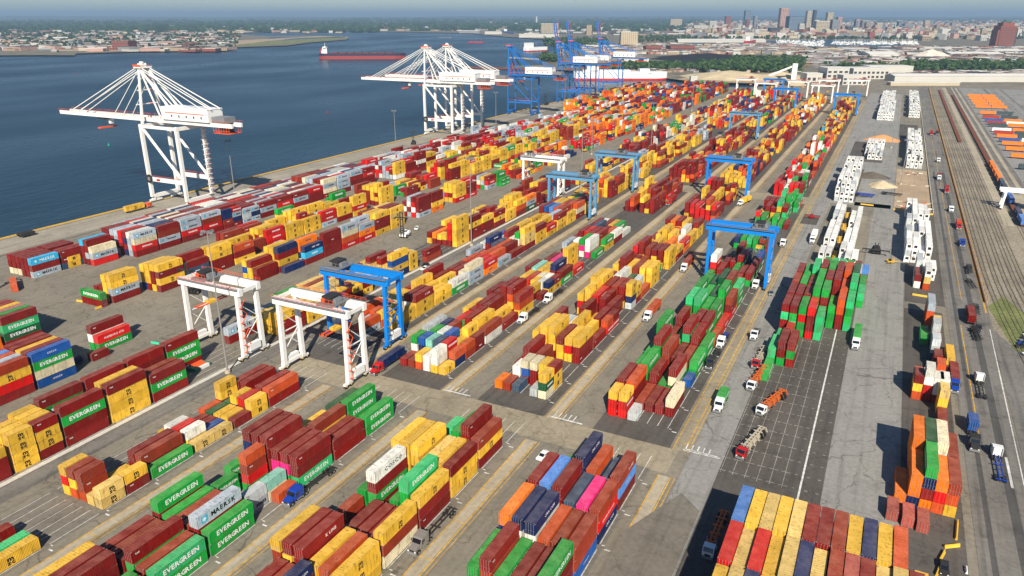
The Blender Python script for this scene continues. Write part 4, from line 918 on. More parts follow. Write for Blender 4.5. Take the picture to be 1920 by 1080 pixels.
def car(x, y, ang, m, label):
    root = empty('parked_car', (x, y, .12), rad(ang)); tag(root, label, 'car', 'cars and vans in the yard')
    mb = MB(); mb.prism([(0, .3), (0, .75), (1.2, .9), (3.9, .95), (4.6, .85), (4.6, .3)], 0, -.9, .9, m); mb.prism([(1.15, .88), (1.9, 1.42), (3.5, 1.45), (4.2, .93)], 0, -.78, .78, m); mb.obj('body', root)
    mb = MB(); mb.prism([(1.13, .93), (1.86, 1.42), (1.9, 1.4), (1.25, .92)], 0, -.7, .7, M_GLASS); mb.prism([(3.52, 1.43), (4.2, .96), (4.24, .97), (3.56, 1.46)], 0, -.7, .7, M_GLASS)
    for s in (-1, 1): mb.prism([(1.5, .95), (1.98, 1.34), (3.4, 1.36), (3.8, .97)], 0, s*.79-.01, s*.79+.01, M_GLASS)
    mb.obj('windows', root); wheels(root, [(s*.85, yy) for s in (-1, 1) for yy in (.85, 3.7)], .32, .2)
    for s in (-1, 1): mb = MB(); mb.box(s*.65-.15, -.02, .55, s*.65+.15, .03, .7, M_WHITE); mb.obj('headlight', root)
car(-67.2, 148.5, -8, M_WT, 'white car parked before the dark red and light blue containers'); car(-217.2, 317, 20, M_WT, 'white car crossing the lane by the black stacker'); car(-177.2, 262, 0, M_WT, 'white car on the lane beside the pale kerb')
car(-179.6, 266, 0, M_DK, 'black car beside the white car at the pale kerb'); car(-32.6, 299.5, 6, M_GREY, 'blue grey car on the pale lane near the gantry wheel'); car(24.2, 148, 0, M_DK, 'black pickup beside the big yellow stack'); car(40.5, 296, 0, M_DK, 'dark car near the rail fence')
car(51.5, 262, -50, M_GREY, 'grey estate car crossing toward the car park'); car(52.0, 279.5, -70, M_WT, 'white van in the small car park'); 
for i in range(6): car(50.6+i*.9, 286+i*3.0, -75, [M_DK, M_BLUET, M_GREY, M_DK, M_WT, M_DK][i], ['black', 'blue', 'grey', 'dark', 'white', 'dark'][i]+' car in the small car park, '+ORD[i]+' from the white van')
def stacker(x, y, ang, m, label, base=M_WT, tall=True, sc=1):
    root = empty('reach_stacker', (x, y, .12), rad(ang)); root.scale = (sc, sc, sc); tag(root, label, 'container handler', 'mobile container handlers')
    mb = MB(); mb.box(-1.8, 0, .8, 1.8, 7, 1.9, base); mb.box(-1.6, 5, 1.9, 1.6, 7, 2.6, base); mb.obj('chassis', root)
    mb = MB(); mb.box(-.8, 3, 1.9, .8, 4.8, 3.6, M_WT if base is M_WT else M_DK); mb.box(-.83, 2.97, 2.6, .83, 4.6, 3.4, M_GLASS); mb.obj('cabin', root)
    wheels(root, [(-1.9, 1.2), (1.9, 1.2), (-1.7, 5.8), (1.7, 5.8)], .85, .7)
    mb = MB(); h = 14 if tall else 6
    for s in (-.7, .7): mb.bar((s, -.3, .8), (s, -.3, h), .4, m, .5)
    for z in (3, 6.5, 10, 13.5):
        if z < h: mb.bar((-.7, -.3, z), (.7, -.3, z), .35, m)
    mb.obj('mast', root); mb = MB(); zz = 11 if tall else 2.4; mb.box(-3.1 if tall else -6, -1.3, zz, 3.1 if tall else 6, -.7, zz+.5, m)
    for s in (-3.1, 2.8) if tall else (-6, 5.7): mb.box(s, -2.6, zz-.4, s+.3, -.5, zz+.2, m)
    mb.obj('spreader', root)
stacker(-214.7, 301, 12, M_DK, 'black masted handler with white base before the yellow stacks'); stacker(-374, 548, 30, M_DK, 'black masted handler standing on the quay', M_DK); stacker(-226, 583, 25, M_DK, 'black and yellow handler before the orange stacks', M_YEL)
stacker(3.3, 380, 0, M_DK, 'dark handler with long arms on the grey slab', M_DK, False); stacker(10.9, 368, 40, M_YEL, 'small yellow handler on the grey slab', M_YEL, False, .5); stacker(-31.3, 437, 5, M_RED, 'red handler on the small dark patch', M_RED, False, .6)
stacker(-322, 158.5, 80, M_DK, 'black handler at the left edge beside the aisle', M_DK); stacker(-245, 194, 10, M_DK, 'black masted handler behind the near white gantry', M_DK); stacker(-396, 880, 0, M_DK, 'dark handler on the distant quay', M_DK)
mb = MB(); mb.box(-2.2, 0, .8, 2.2, 7, 2.3, M_DK); mb.prism([(0, .8), (0, 1.4), (1.5, 2.4), (3, 2.4), (3, .8)], 0, -1, 1, M_DK)
q = empty('yard_tractor', (-391.5, 213, .1)); tag(q, 'black yard tractor parked by the yellow quay edge', 'truck'); mb.obj('body', q); wheels(q, [(s*1.1, yy) for s in (-1, 1) for yy in (1, 5.6)])
# yellow concrete barriers
def barrier(x, y, ang, n, label, m=M_YEL):
    mb = MB(); mb.prism([(-.28, 0), (-.16, .3), (-.1, .75), (.1, .75), (.16, .3), (.28, 0)], 0, 0, 3.6*n, m); o = mb.obj('traffic_barrier', None, (x, y, .12), rad(ang)); tag(o, label, 'barrier', 'low traffic barriers')
barrier(22.8, 147.5, 78, 1, 'short yellow barrier standing on the dark pad near the black pickup'); barrier(23.6, 153, 74, 1, 'yellow barrier, middle of three before the roadside stack'); barrier(24.6, 158, 35, 1, 'yellow barrier angled toward the roadside stack')
barrier(27.0, 162, 85, 2, 'yellow barrier along the road side of the orange-topped stack'); barrier(27.4, 205, 80, 1, 'yellow barrier below the long dark red container'); barrier(35.3, 141.5, 96, 1.5, 'yellow barrier lying alone on the main road'); barrier(28.4, 151, 90, .5, 'stub of white barrier by the road', M_WT)
barrier(19, 327, -5, 2, 'yellow barrier before the red and white boxes'); barrier(9.5, 480.5, 0, 2, 'yellow barrier on the near edge of the bare dirt'); barrier(17.5, 478.5, -4, 2, 'yellow barrier, second on the near edge of the bare dirt'); barrier(24.5, 477, 0, 1.5, 'yellow barrier at the road corner of the bare dirt')
barrier(-8.5, 486, -5, 2, 'yellow barrier beside the tall white block'); barrier(-265.5, 165.8, 90, 1, 'yellow barrier right of the crosswise green container'); barrier(-280.2, 168.2, 8, 1, 'yellow barrier left of the crosswise green container'); barrier(-247, 150, 8, 1, 'light green flat block on the aisle near the low pair', mat('mint_paint', (60, 180, 140)))
barrier(-219, 154, 8, 1, 'light green flat block right of the low pair', mat('mint_paint', (60, 180, 140)))
# crushed yellow/maroon parts pile
def heap(name, x, y, r, h, m, label, seed, sx=1, n=16):
    random.seed(seed); mb = MB(); vs = [(0, 0, h)]; rings = 5
    for k in range(1, rings+1):
        for i in range(n):
            a = 2*math.pi*i/n; rr = r*k/rings*(1+.16*math.sin(3*a+seed)+random.uniform(-.06, .06)); vs.append((math.cos(a)*rr*sx, math.sin(a)*rr, max(0, h*(1-k/rings)**.9+random.uniform(-.05, .05)*h*(k < rings))))
    fs = [(0, 1+i, 1+(i+1) % n) for i in range(n)]
    for k in range(rings-1):
        for i in range(n): a_, b_ = 1+k*n+i, 1+k*n+(i+1) % n; fs.append((a_, a_+n, b_+n, b_))
    mb.add(vs, fs, m); o = mb.obj(name, None, (x, y, .02)); tag(o, label, 'heap'); return o
M_SAND = ground_mat('sand', (186, 170, 138), stain=0); M_RUBBLE = ground_mat('rubble', (92, 84, 74), var=.4, stain=0); M_OSAND = ground_mat('orange_sand', (196, 140, 92), stain=0); M_SALT = ground_mat('pale_heap', (205, 196, 180), stain=0)
heap('sand_heap', 1.5, 548, 9, 4, M_SAND, 'pale sand heap between the white block and the bare dirt', 1); heap('rubble_heap', -6, 580, 11, 3.6, M_RUBBLE, 'dark rubble heap behind the pale sand', 2); heap('sand_heap', -4, 765, 13, 5, M_OSAND, 'orange sand heap behind the white rows', 3, 1.2)
random.seed(5); mb = MB()
for k in range(46): x = random.uniform(10.5, 28); y = random.choice([488, 492, 505, 560, 600, 607])+random.uniform(-2, 2); mb.box(x, y, .05, x+random.uniform(1, 3.2), y+random.uniform(.4, 1.2), random.uniform(.2, .7), random.choice([M_BRN, M_CHORG, M_CONC, M_WT]))
tag(mb.obj('building_debris'), 'scattered boards and rubble strewn over the bare dirt', 'rubble', None, 'stuff')
# ------------------------------------------------------------------ railway, trailers, wide gantry
def wagon(x, y, L_, load, label):
    root = empty('flat_wagon', (x, y, 0)); tag(root, label, 'rail wagon', 'wagons on the railway'); mb = MB(); mb.box(-1.3, 0, .95, 1.3, L_, 1.25, M_BRN); mb.box(-.4, .2, .7, .4, L_-.2, .95, M_BRN)
    for k in range(5): mb.box(-1.42, .8+k*(L_-2)/4, .9, 1.42, 1.2+k*(L_-2)/4, 1.32, M_BRN)
    mb.obj('deck', root)
    for yy in (1.8, L_-1.8):
        mb = MB()
        for d in (-.9, .9):
            for s in (-.75, .75): mb.cyl((s-.08, yy+d, .62), (s+.08, yy+d, .62), .45, M_DK, 10)
        mb.box(-1, yy-1.3, .5, 1, yy+1.3, .8, M_DK); mb.obj('bogie', root)
    return root
y = 470; k = 0
while y < 1250:
    wagon(72.8, y, 17.4, None, 'brown flat wagon in the long train on the right') ; 
    if 590 < y < 665: lone(72.8, y+7.5, 1.34, 'o', 14.6, 'orange long container on a wagon, '+['first', 'second', 'third', 'fourth', 'fifth'][k % 5]+' beyond the blue ones', 0, 2.7, 50+k)
    if 508 < y < 590 or y < 490: lone(72.8, y+7.5, 1.34, 'jnsu'[k % 4], 14.6, PAL['jnsu'[k % 4]][1]+' long container on a wagon near the wide white gantry, place '+ORD[min(k, 9)], 0, 2.7, 60+k)
    y += 18.2; k += 1
y = 780
while y < 1320: wagon(58.4, y, 17.4, None, 'brown flat wagon in the second train from the road'); y += 18.2
def trailer(x, y, ang, m, label):
    root = empty('box_trailer', (x, y, .12), rad(ang)); tag(root, label, 'trailer', 'trailers parked in rows on the right'); mb = MB(); mb.box(-1.28, 0, 1.2, 1.28, 15.9, 4.1, m)
    for k in range(13): mb.box(-1.31, .4+k*1.24, 1.25, 1.31, .5+k*1.24, 4.05, m)
    mb.obj('trailer_box', root); wheels(root, [(s*.95, yy) for s in (-1, 1) for yy in (13, 14.3)], .5, .5); mb = MB(); mb.box(-.7, 0, .2, -.6, .2, 1.2, M_GREY) ; mb.box(.6, 2.5, .2, .7, 2.7, 1.2, M_GREY); mb.box(-.7, 2.5, .2, -.6, 2.7, 1.2, M_GREY); mb.obj('landing_leg', root)
    mb = MB(); mb.box(-1.2, -.03, 1.3, 1.2, 0, 4.0, m)
    for s in (-.7, -.15, .15, .7): mb.box(s-.03, -.07, 1.3, s+.03, -.03, 4.0, M_GALV)
    mb.obj('rear_door', root)
TC = {'o': mat('trailer_orange', (232, 120, 28), .5), 'w': M_WT, 'b': mat('trailer_blue', (50, 80, 140), .5), 'd': mat('trailer_slate', (60, 72, 74), .5), 'r': mat('trailer_red', (160, 50, 34), .5), 'g': mat('trailer_green', (30, 110, 90), .5)}
TN = {'o': 'orange', 'w': 'white', 'b': 'blue', 'd': 'slate grey', 'r': 'dark red', 'g': 'teal'}
rows = [(600, 'd.'), (655, 'do'), (705, 'oo'), (745, 'o.'), (775, 'or'), (800, 'bw'), (822, 'od'), (845, 'rd'), (868, 'wo'), (905, 'do'), (925, 'rw'), (945, 'bo'), (975, 'rd'), (1020, 'od'), (1085, 'oo'), (1125, 'oo'), (1160, 'oo'), (1195, 'oo'), (1235, 'oo')]
for i, (y, s) in enumerate(rows):
    for j, c in enumerate(s):
        if c != '.':
            trailer(90+j*17.5, y+j*3+(i*37 % 5), 270+((i*13) % 5)-2, TC[c], f"{TN[c]} trailer, {'nearer the rails' if j == 0 else 'outer'} column, row {ORD[min(i, 13)]}{' beyond the rest' if i > 13 else ''} from the wide gantry")
for i in range(9): trailer(146+i % 3*17, 760+i*62, 268, TC['rbodwrbod'[i]], TN['rbodwrbod'[i]]+' trailer at the far right edge, '+ORD[i]+' one back')
root = empty('rail_gantry_crane', (66, 514, 0)); tag(root, 'wide white gantry crane spanning the wagons and trailer lane', 'gantry crane')
for x in (0, 36):
    for s in (-4, 4):
        mb = MB(); mb.bar((x, s, .6), (x+(1 if x == 0 else -1), s*.6, 10.5), 1.1, M_CW, 1.3); mb.obj('leg', root)
        mb = MB(); mb.cyl((x-.3, s-.5, .6), (x+.3, s-.5, .6), .6, M_TYRE, 12); mb.cyl((x-.3, s+1, .6), (x+.3, s+1, .6), .6, M_TYRE, 12); mb.obj('wheel', root)
    mb = MB(); mb.box(x-.5, -3.4, 1.2, x+.5, 3.4, 2.0, M_CW); mb.obj('sill_beam', root)
for s in (-2.6, 2.6): mb = MB(); mb.box(-2, s-.6, 10.5, 42, s+.6, 12.2, M_CW); mb.obj('girder', root)
mb = MB(); mb.box(14, -3.6, 12.3, 20, 3.6, 14, M_GREY); mb.obj('trolley', root); mb = MB(); mb.box(15, -5, 7.4, 19, 5, 7.9, M_DK); mb.bar((17, 2, 8), (17, 2, 12.3), .1, M_DK); mb.bar((17, -2, 8), (17, -2, 12.3), .1, M_DK); mb.obj('spreader', root)
# fences beside the road
for (x, y0, y1, l) in ((45.6, 330, 1380, 'long rust brown fence between the main road and the railway'),):
    mb = MB(); y = y0; root = empty('railway_fence', (x, y0, 0)); tag(root, l, 'fence')
    while y < y1: mb.box(-.05, y-y0, 0, .05, y-y0+.1, 2.1, M_YEL); y += 6
    mb.obj('post', root); o = mb = MB(); mb.box(-.02, 0, .9, .02, y1-y0, 1.0, M_BRN); mb.box(-.02, 0, 1.8, .02, y1-y0, 1.9, M_BRN); mb.obj('rail', root)
# flat racks and tank lying by the low pair
mb = MB(); mb.cyl((0, 0, 1.3), (0, 5.6, 1.3), 1.15, M_BOX, 18); q = empty('tank_container', (-226.6, 127.6, .12)); tag(q, 'navy tank lying behind the blue-topped tower', 'tank'); o = mb.obj('tank', q); o.color = PALL['n']+(1,)
mb = MB()
for x in (-1.2, 1.2):
    for yy in (0, 5.9): mb.bar((x, yy, 0), (x, yy, 2.6), .14, M_DK)
    mb.bar((x, 0, .1), (x, 5.9, .1), .14, M_DK); mb.bar((x, 0, 2.55), (x, 5.9, 2.55), .1, M_DK)
mb.obj('frame', q)
mb = MB()
for k in range(9): mb.box(random.uniform(-3, 3), random.uniform(-3, 3), .02, random.uniform(3.2, 5), random.uniform(3.2, 4), random.uniform(.3, 1.6), random.choice([M_DK, M_WT, M_OR, TC['g']]))
tag(mb.obj('maintenance_gear', None, (-191.5, 147, .1)), 'small pile of green and yellow gear beside the pale kerb', 'equipment')

# ------------------------------------------------------------------ ships
def loft(mb, secs, m, cap=True):
    """hull: sections [(along, [(across, z), ...])]"""
    n = len(secs[0][1]); vs = [(a, p[0], p[1]) for a, s in secs for p in s]; fs = []
    for k in range(len(secs)-1):
        for i in range(n-1): fs.append((k*n+i, k*n+i+1, (k+1)*n+i+1, (k+1)*n+i))
    fs += [tuple(range(n))[::-1], tuple((len(secs)-1)*n+i for i in range(n))]
    for k in range(len(secs)-1): fs.append((k*n, (k+1)*n, (k+1)*n+n-1, k*n+n-1)) if False else None
    mb.add(vs, fs, m)
def hull(root, L_, B, zlo, zhi, m, name, bow=.12):
    """a hull band between two heights, pointed at +x"""
    mb = MB(); out = []
    ts = [0, .02, .06, .3, .6, 1-bow, 1-bow*.5, 1-bow*.15, 1]
    wl = [.62, .85, 1, 1, 1, 1, .72, .3, .02]
    P = [(L_*t-L_/2, B/2*w2) for t, w2 in zip(ts, wl)]
    ring = [(x, y) for x, y in P]+[(x, -y) for x, y in P[::-1]]; mb.prism(ring, 2, zlo, zhi, m); mb.obj(name, root)
M_HR = mat('hull_red', (140, 52, 46), .5); M_HD = mat('hull_dark', (36, 30, 60), .5); M_DECK = mat('deck_red', (96, 50, 46), .7)
(xa, ya), (xb, yb) = at(600, 110.5, -3.6), at(761, 110, -3.6); LS = math.hypot(xb-xa, yb-ya)
ship = empty('bulk_carrier', ((xa+xb)/2, (ya+yb)/2, -3.6), math.atan2(yb-ya, xb-xa)); tag(ship, 'long red and dark bulk carrier with white deckhouse anchored in the harbour', 'ship')
hull(ship, LS, 32, 0, 8.5, M_HR, 'lower_hull'); hull(ship, LS, 32.3, 8.5, 14.5, M_HD, 'upper_hull'); hull(ship, LS*.99, 31, 14.5, 14.8, M_DECK, 'deck')
for k in range(8): mb = MB(); x = -LS/2+36+k*(LS-66)/8; mb.box(x, -9, 14.8, x+15, 9, 17, M_DECK); mb.box(x+1, -8, 17, x+14, 8, 17.6, M_DECK); mb.obj('hatch_cover', ship)
mb = MB(); x = -LS/2+8; mb.box(x, -14, 14.8, x+15, 14, 22, M_WT); mb.box(x+2, -12, 22, x+14, 12, 29, M_WT); mb.box(x+4, -15.5, 29, x+12, 15.5, 32, M_WT); mb.obj('deckhouse', ship)
mb = MB(); mb.box(x-4, -4, 14.8, x+1, 4, 27, M_RED); mb.obj('funnel', ship); mb = MB(); mb.bar((x+8, 0, 32), (x+8, 0, 41), .8, M_WT); mb.bar((x+8, -4, 37), (x+8, 4, 37), .4, M_WT); mb.bar((LS/2-8, 0, 14.8), (LS/2-8, 0, 26), .7, M_DK); mb.obj('mast', ship)
def docked(name, p, q, B, hh, low, up, label, houses):
    (xa, ya), (xb, yb) = at(*p, -3.6), at(*q, -3.6); L_ = math.hypot(xb-xa, yb-ya); s = empty(name, ((xa+xb)/2, (ya+yb)/2, -3.6), math.atan2(yb-ya, xb-xa)); tag(s, label, 'ship')
    hull(s, L_, B, 0, hh*.25, low, 'lower_hull'); hull(s, L_, B+.4, hh*.25, hh, up, 'upper_hull')
    mb = MB()
    for (t, l2, h2) in houses: mb.box(-L_/2+t*L_, -B*.4, hh, -L_/2+(t+l2)*L_, B*.4, hh+h2, M_WT)
    mb.obj('deckhouse', s); mb = MB()
    for t in (.2, .5, .8): mb.bar((-L_/2+t*L_, 0, hh), (-L_/2+t*L_, 0, hh+16), .8, M_GREY)
    mb.obj('mast', s)
docked('cargo_ship', (1075, 150), (1250, 150), 26, 15, M_RED, M_WT, 'white ship with red waterline moored behind the blue cranes', ((.1, .5, 3), (.14, .12, 9), (.7, .1, 5)))
docked('cargo_ship', (984, 97), (1026, 95), 22, 13, M_RED, M_WT, 'small white and red ship near the dark pier', ((.05, .25, 14),))
docked('cargo_ship', (940, 60), (962, 65), 24, 12, M_BLUET, M_BLUET, 'small blue ship at the distant white terminal', ((.1, .3, 12),))
docked('barge', (877, 80), (908, 80), 16, 4, M_RED, M_RED, 'flat dark red barge on the open water', ())
docked('barge', (822, 71), (846, 71.5), 14, 3, M_GREY, M_GREY, 'grey low barge far out on the water', ())
docked('cargo_ship', (1398, 84), (1414, 81), 20, 14, M_RED, M_RED, 'red tug-like ship in the distant inlet', ((.2, .4, 16),))
docked('work_boat', (296, 93), (312, 95), 9, 4, M_DK, M_WT, 'small white workboat by the left shore', ((.3, .3, 5),))
for (px, py, m, l) in ((143, 138, M_RED, 'tiny red buoy on the open water near the left'), (204, 273, mat('buoy_green', (40, 160, 120)), 'tiny green buoy floating left of the lone white crane'), (614, 212, M_RED, 'tiny red buoy between the white cranes')):
    x, y = at(px, py, -3.6); mb = MB(); mb.cyl((0, 0, 0), (0, 0, .9), 1.0, m, 10); mb.cyl((0, 0, .9), (0, 0, 3.4), .35, m, 8, .1); o = mb.obj('buoy', None, (x, y, -3.6)); tag(o, l, 'buoy')
# pier and its buildings
x0, y0 = at(958, 107); x1, y1 = at(1045, 112)
mb = MB(); mb.bar((x0, y0, -1.5), (x1, y1, -1.5), 14, M_CONC, 3); mb.bar(at(870, 125)+(-1.5,), at(1000, 128)+(-1.5,), 10, M_BRN, 3); tag(mb.obj('pier'), kind='structure')

# ------------------------------------------------------------------ buildings
def pal(name, rgb): return mat(name, rgb, .8, 0, .1, .05)
BM = {'w': pal('white_wall', (186, 182, 172)), 't': pal('tan_wall', (150, 132, 108)), 'b': pal('brick_wall', (128, 70, 56)), 'g': pal('grey_wall', (128, 130, 132)), 'd': pal('dark_wall', (52, 56, 62)), 's': pal('blue_glass_wall', (66, 92, 116)), 'p': pal('pink_stone', (176, 140, 126)), 'c': pal('cream_wall', (178, 164, 138))}
RM = {'w': pal('white_roof', (206, 203, 196)), 'g': pal('grey_roof', (132, 128, 122)), 'd': pal('dark_roof', (62, 60, 62)), 'b': pal('brown_roof', (110, 78, 62))}
def building(x, y, sx, sy, h, ang, wall, roof, label, gable=0, win=0, group='buildings beyond the harbour', name='warehouse'):
    mb = MB(); mb.box(-sx/2, -sy/2, 0, sx/2, sy/2, h, BM[wall])
    if win:                       # window bands stand a little proud of the wall
        nz = max(1, int(h/7)); nx = max(2, int(sx/8))
        for k in range(nz):
            z = 2+k*(h-3)/nz
            for s in (-1, 1):
                for j in range(nx):
                    a = -sx/2+(j+.18)*sx/nx; mb.box(a, s*sy/2-.15, z, a+sx/nx*.6, s*sy/2+.15, z+(h-3)/nz*.5, BM['d' if wall != 's' else 'g'])
    rb = MB()
    if gable:
        rb.prism([(-sy/2-.5, h), (0, h+gable), (sy/2+.5, h)], 0, -sx/2-.4, sx/2+.4, RM[roof])
    else:
        rb.box(-sx/2-.4, -sy/2-.4, h, sx/2+.4, sy/2+.4, h+.8, RM[roof])
    root = mb.obj(name, None, (x, y, -.3), rad(ang)); rb.obj('roof', root)
    tag(root, label, 'building' if name != 'office_tower' else 'tower', group); return root
def bp(px, py, wpx, hpx, depth, wall, roof, label, gable=0, win=0, name='warehouse', ang=27):
    """a building known by the spot of its foot, its width and height in the photograph"""
    x, y = at(px, py); dist = math.hypot(x, y); s = dist/1386.4
    return building(x, y, wpx*s, depth, hpx*s, ang, wall, roof, label, gable, win, name=name)
T = 'office_tower'
bp(1465, 63, 13, 40, 40, 'p', 'g', 'tallest pink stone tower of the distant skyline', win=1, name=T); bp(1487, 65, 24, 29, 60, 's', 'd', 'wide dark glass tower right of the tallest tower', win=1, name=T); bp(1399, 55, 10, 30, 40, 's', 'g', 'slim blue glass tower with pointed top left of the skyline', win=1, name=T)
bp(1363, 55, 9, 21, 40, 'b', 'b', 'brick red tower left of the slim glass tower', win=1, name=T); bp(1414, 56, 5, 22, 40, 'g', 'g', 'thin pale tower just right of the slim glass tower', win=1, name=T); bp(1512, 60, 7, 33, 36, 'c', 'g', 'cream tower with stepped crown in the skyline', win=1, name=T); bp(1523, 60, 4, 34, 30, 'd', 'd', 'thin dark spire tower in the skyline', win=1, name=T)
bp(1551, 60, 9, 30, 36, 'c', 'g', 'cream tower with white crown, right part of skyline', win=1, name=T); bp(1570, 60, 7, 23, 36, 'p', 'g', 'pink tower right of the cream crowned tower', win=1, name=T); bp(1538, 66, 22, 22, 40, 'c', 'w', 'wide cream hotel block at the foot of the skyline', win=1, name=T); bp(1562, 66, 12, 24, 40, 'g', 'g', 'grey block beside the wide cream hotel', win=1, name=T)
bp(1620, 58, 13, 16, 40, 'g', 'w', 'grey apartment slab right of the skyline', win=1, name=T); bp(1645, 60, 9, 14, 40, 'c', 'w', 'cream slab right of the grey apartment slab', win=1, name=T); bp(1605, 57, 6, 17, 30, 'p', 'g', 'slim pink block before the grey slab', win=1, name=T); bp(1335, 57, 12, 15, 40, 'w', 'w', 'white domed block far left of the skyline', win=1, name=T)
bp(1312, 63, 24, 13, 40, 'w', 'w', 'pair of white apartment blocks by the inlet', win=1, name=T); bp(1700, 60, 14, 12, 40, 'g', 'g', 'grey office slab right of downtown', win=1, name=T); bp(1735, 56, 8, 14, 30, 'c', 'g', 'small cream block between skyline and brick tower', win=1, name=T); bp(1266, 53, 20, 15, 50, 'c', 'g', 'stepped hospital block on the distant rise', win=1, name=T)
bp(1452, 66, 20, 12, 50, 'd', 'd', 'low dark block at the left foot of the tallest tower', win=1); bp(1500, 66, 8, 18, 30, 'w', 'w', 'white tower block before the dark glass tower', win=1, name=T); bp(1593, 64, 14, 12, 40, 'd', 'g', 'low dark office block right of downtown', win=1)
x, y = at(1877, 90); q = building(x, y, 56, 40, 72, 27, 'b', 'b', 'big dark brick tower with rounded rooftop structure', win=1, name=T)
mb = MB(); mb.box(-20, -15, 72.6, 20, 15, 84, BM['b']); mb.obj('roof_block', q); mb = MB(); mb.cyl((0, 0, 84), (0, 0, 92), 17, mat('copper_green', (58, 84, 74)), 20, 10); mb.obj('dome', q)
mb = MB(); mb.box(28.4, -18, 0, 34, 18, 66, BM['d']); mb.box(-34, -18, 0, -28.4, 18, 60, BM['b']); mb.obj('side_wing', q)
x, y = at(1178, 87); q = building(x, y, 62, 34, 50, 27, 'c', 'w', 'tall ribbed beige silo block standing on the shore'); 
mb = MB()
for k in range(9): mb.box(-29+k*7, -17.6, 0, -26.4+k*7, -17.1, 49, BM['t'])
mb.obj('rib', q)
bp(1104, 66, 9, 17, 20, 't', 'g', 'slim tan grain tower behind the blue cranes', name=T); bp(1006, 49, 2.2, 16, 14, 'w', 'w', 'thin white chimney tower beyond the water', name=T); bp(1030, 62, 30, 16, 60, 'c', 'w', 'white refinery blocks at the distant terminal', win=1)
bp(1222, 97, 26, 10, 60, 'b', 'b', 'brick warehouse with chimney near the coal field', win=1); bp(1275, 97, 42, 10, 70, 'b', 'b', 'long brown brick works near the coal field', win=1); bp(1010, 70, 70, 5, 60, 'w', 'w', 'long white terminal shed on the far shore', 3)
bp(925, 64, 30, 4, 60, 'w', 'w', 'white quay shed behind the blue ship', 3); bp(880, 62, 36, 4, 40, 'g', 'w', 'grey shed on the far middle shore', 3); bp(1350, 79, 150, 4, 60, 'w', 'w', 'very long white terminal roof along the inlet', 4); bp(1165, 115, 90, 5, 60, 'w', 'w', 'long white shed with blue base behind the blue cranes')
bp(1130, 90, 60, 4, 50, 'w', 'w', 'white low shed behind the raised booms', 3); bp(1200, 122, 90, 3.5, 30, 'c', 'w', 'low white shed in front of the coal field'); bp(1430, 92, 120, 4, 60, 'w', 'g', 'long low white sheds behind the coal field', 3); bp(1050, 103, 12, 20, 16, 't', 'w', 'tan grain elevator block on the wooded point', win=1)
bp(1645, 110, 46, 8, 70, 'w', 'w', 'white gabled shed left of the pale heap', 6); bp(1575, 112, 22, 5, 40, 'w', 'w', 'small white shed left of the smoke'); bp(1660, 96, 40, 5, 50, 's', 'd', 'dark blue sided shed behind the white gabled shed'); bp(1820, 106, 80, 5, 60, 'w', 'w', 'long white shed right of the pale heap', 4)
bp(1880, 100, 90, 4, 50, 'b', 'w', 'pale roofed brick shed at the right edge', 3); bp(1760, 94, 60, 4, 60, 'w', 'w', 'white flat shed before the brick tower base'); bp(1600, 93, 50, 4, 50, 'g', 'g', 'grey flat shed by the inlet shore'); bp(1700, 125, 60, 5, 40, 'g', 'w', 'low pale shed among the trees')
q = bp(1520, 152, 26, 13, 30, 'w', 'w', 'white factory block at the left end of the white works', win=1); bp(1560, 152, 36, 22, 40, 'w', 'w', 'tall white factory hall wrapped in steam', win=1); bp(1620, 146, 58, 16, 50, 'w', 'w', 'broad white factory hall with pale blue upper floor', win=1); bp(1596, 158, 40, 15, 24, 'w', 'w', 'white works block in front of the factory hall', win=1)
bp(1660, 140, 70, 14, 40, 'w', 'w', 'flat white hall right of the steam plume'); bp(1808, 152, 235, 9, 36, 'w', 'w', 'very long low white shed behind the rail yard', 3); bp(1730, 160, 110, 5, 14, 'c', 'w', 'thin cream shed along the end of the yard'); bp(1490, 160, 30, 8, 20, 'c', 'w', 'small cream building left of the white works')
bp(1300, 152, 12, 8, 10, 'w', 'w', 'small white cabin on the sandy beach'); bp(235, 93, 26, 13, 60, 'b', 'b', 'brown rusty mill building on the left shore', win=1)
random.seed(77)
for i in range(46):
    px = random.gauss(1535, 60) if i < 30 else random.uniform(1300, 1800); k = 'cgpswtb'[i % 7]
    bp(px, random.uniform(56, 64), random.uniform(3.5, 8), random.uniform(9, 22) if i < 30 else random.uniform(6, 13), 30, k, 'g', f"{dict(c='cream', g='grey', p='pinkish', s='glass blue', w='white', t='tan', b='brick')[k]} {'tower' if i < 30 else 'block'} {'left of' if px < 1465 else ('close right of' if px < 1600 else 'far right of')} the tallest pink skyline tower", win=1, name=T)
# conveyor of the white works
mb = MB(); (x, y), (x2, y2) = at(1432, 148), at(1488, 150); mb.bar((x, y, 2), (x2, y2, 25), 3.5, M_WT, 3); mb.box(x2-4, y2-4, 0, x2+4, y2+4, 28, M_WT); o = mb.obj('conveyor'); tag(o, 'white sloping conveyor leading up to the white works', 'conveyor')
x, y = at(1745, 110); heap('salt_heap', x, y, 60, 24, M_SALT, 'large pale conical heap beyond the white factory', 9); x, y = at(1560, 98); heap('stone_heap', x, y, 55, 14, M_SAND, 'tan heap by the inlet shore', 12, 1.6)
x, y = at(1370, 147); heap('sand_heap', x, y, 52, 14, M_SAND, 'broad sandy heap on the beach beyond the slip', 13, 1.9); x, y = at(1460, 146); heap('sand_heap', x, y, 34, 12, M_SAND, 'rocky tan heap before the conveyor', 14, 1.4); x, y = at(1330, 108); heap('coal_heap', x, y, 60, 12, G_COAL, 'black coal heap on the dark field', 15, 2.4); x, y = at(1420, 113); heap('coal_heap', x, y, 60, 12, G_COAL, 'black coal heap nearest the trees', 16, 2.2)
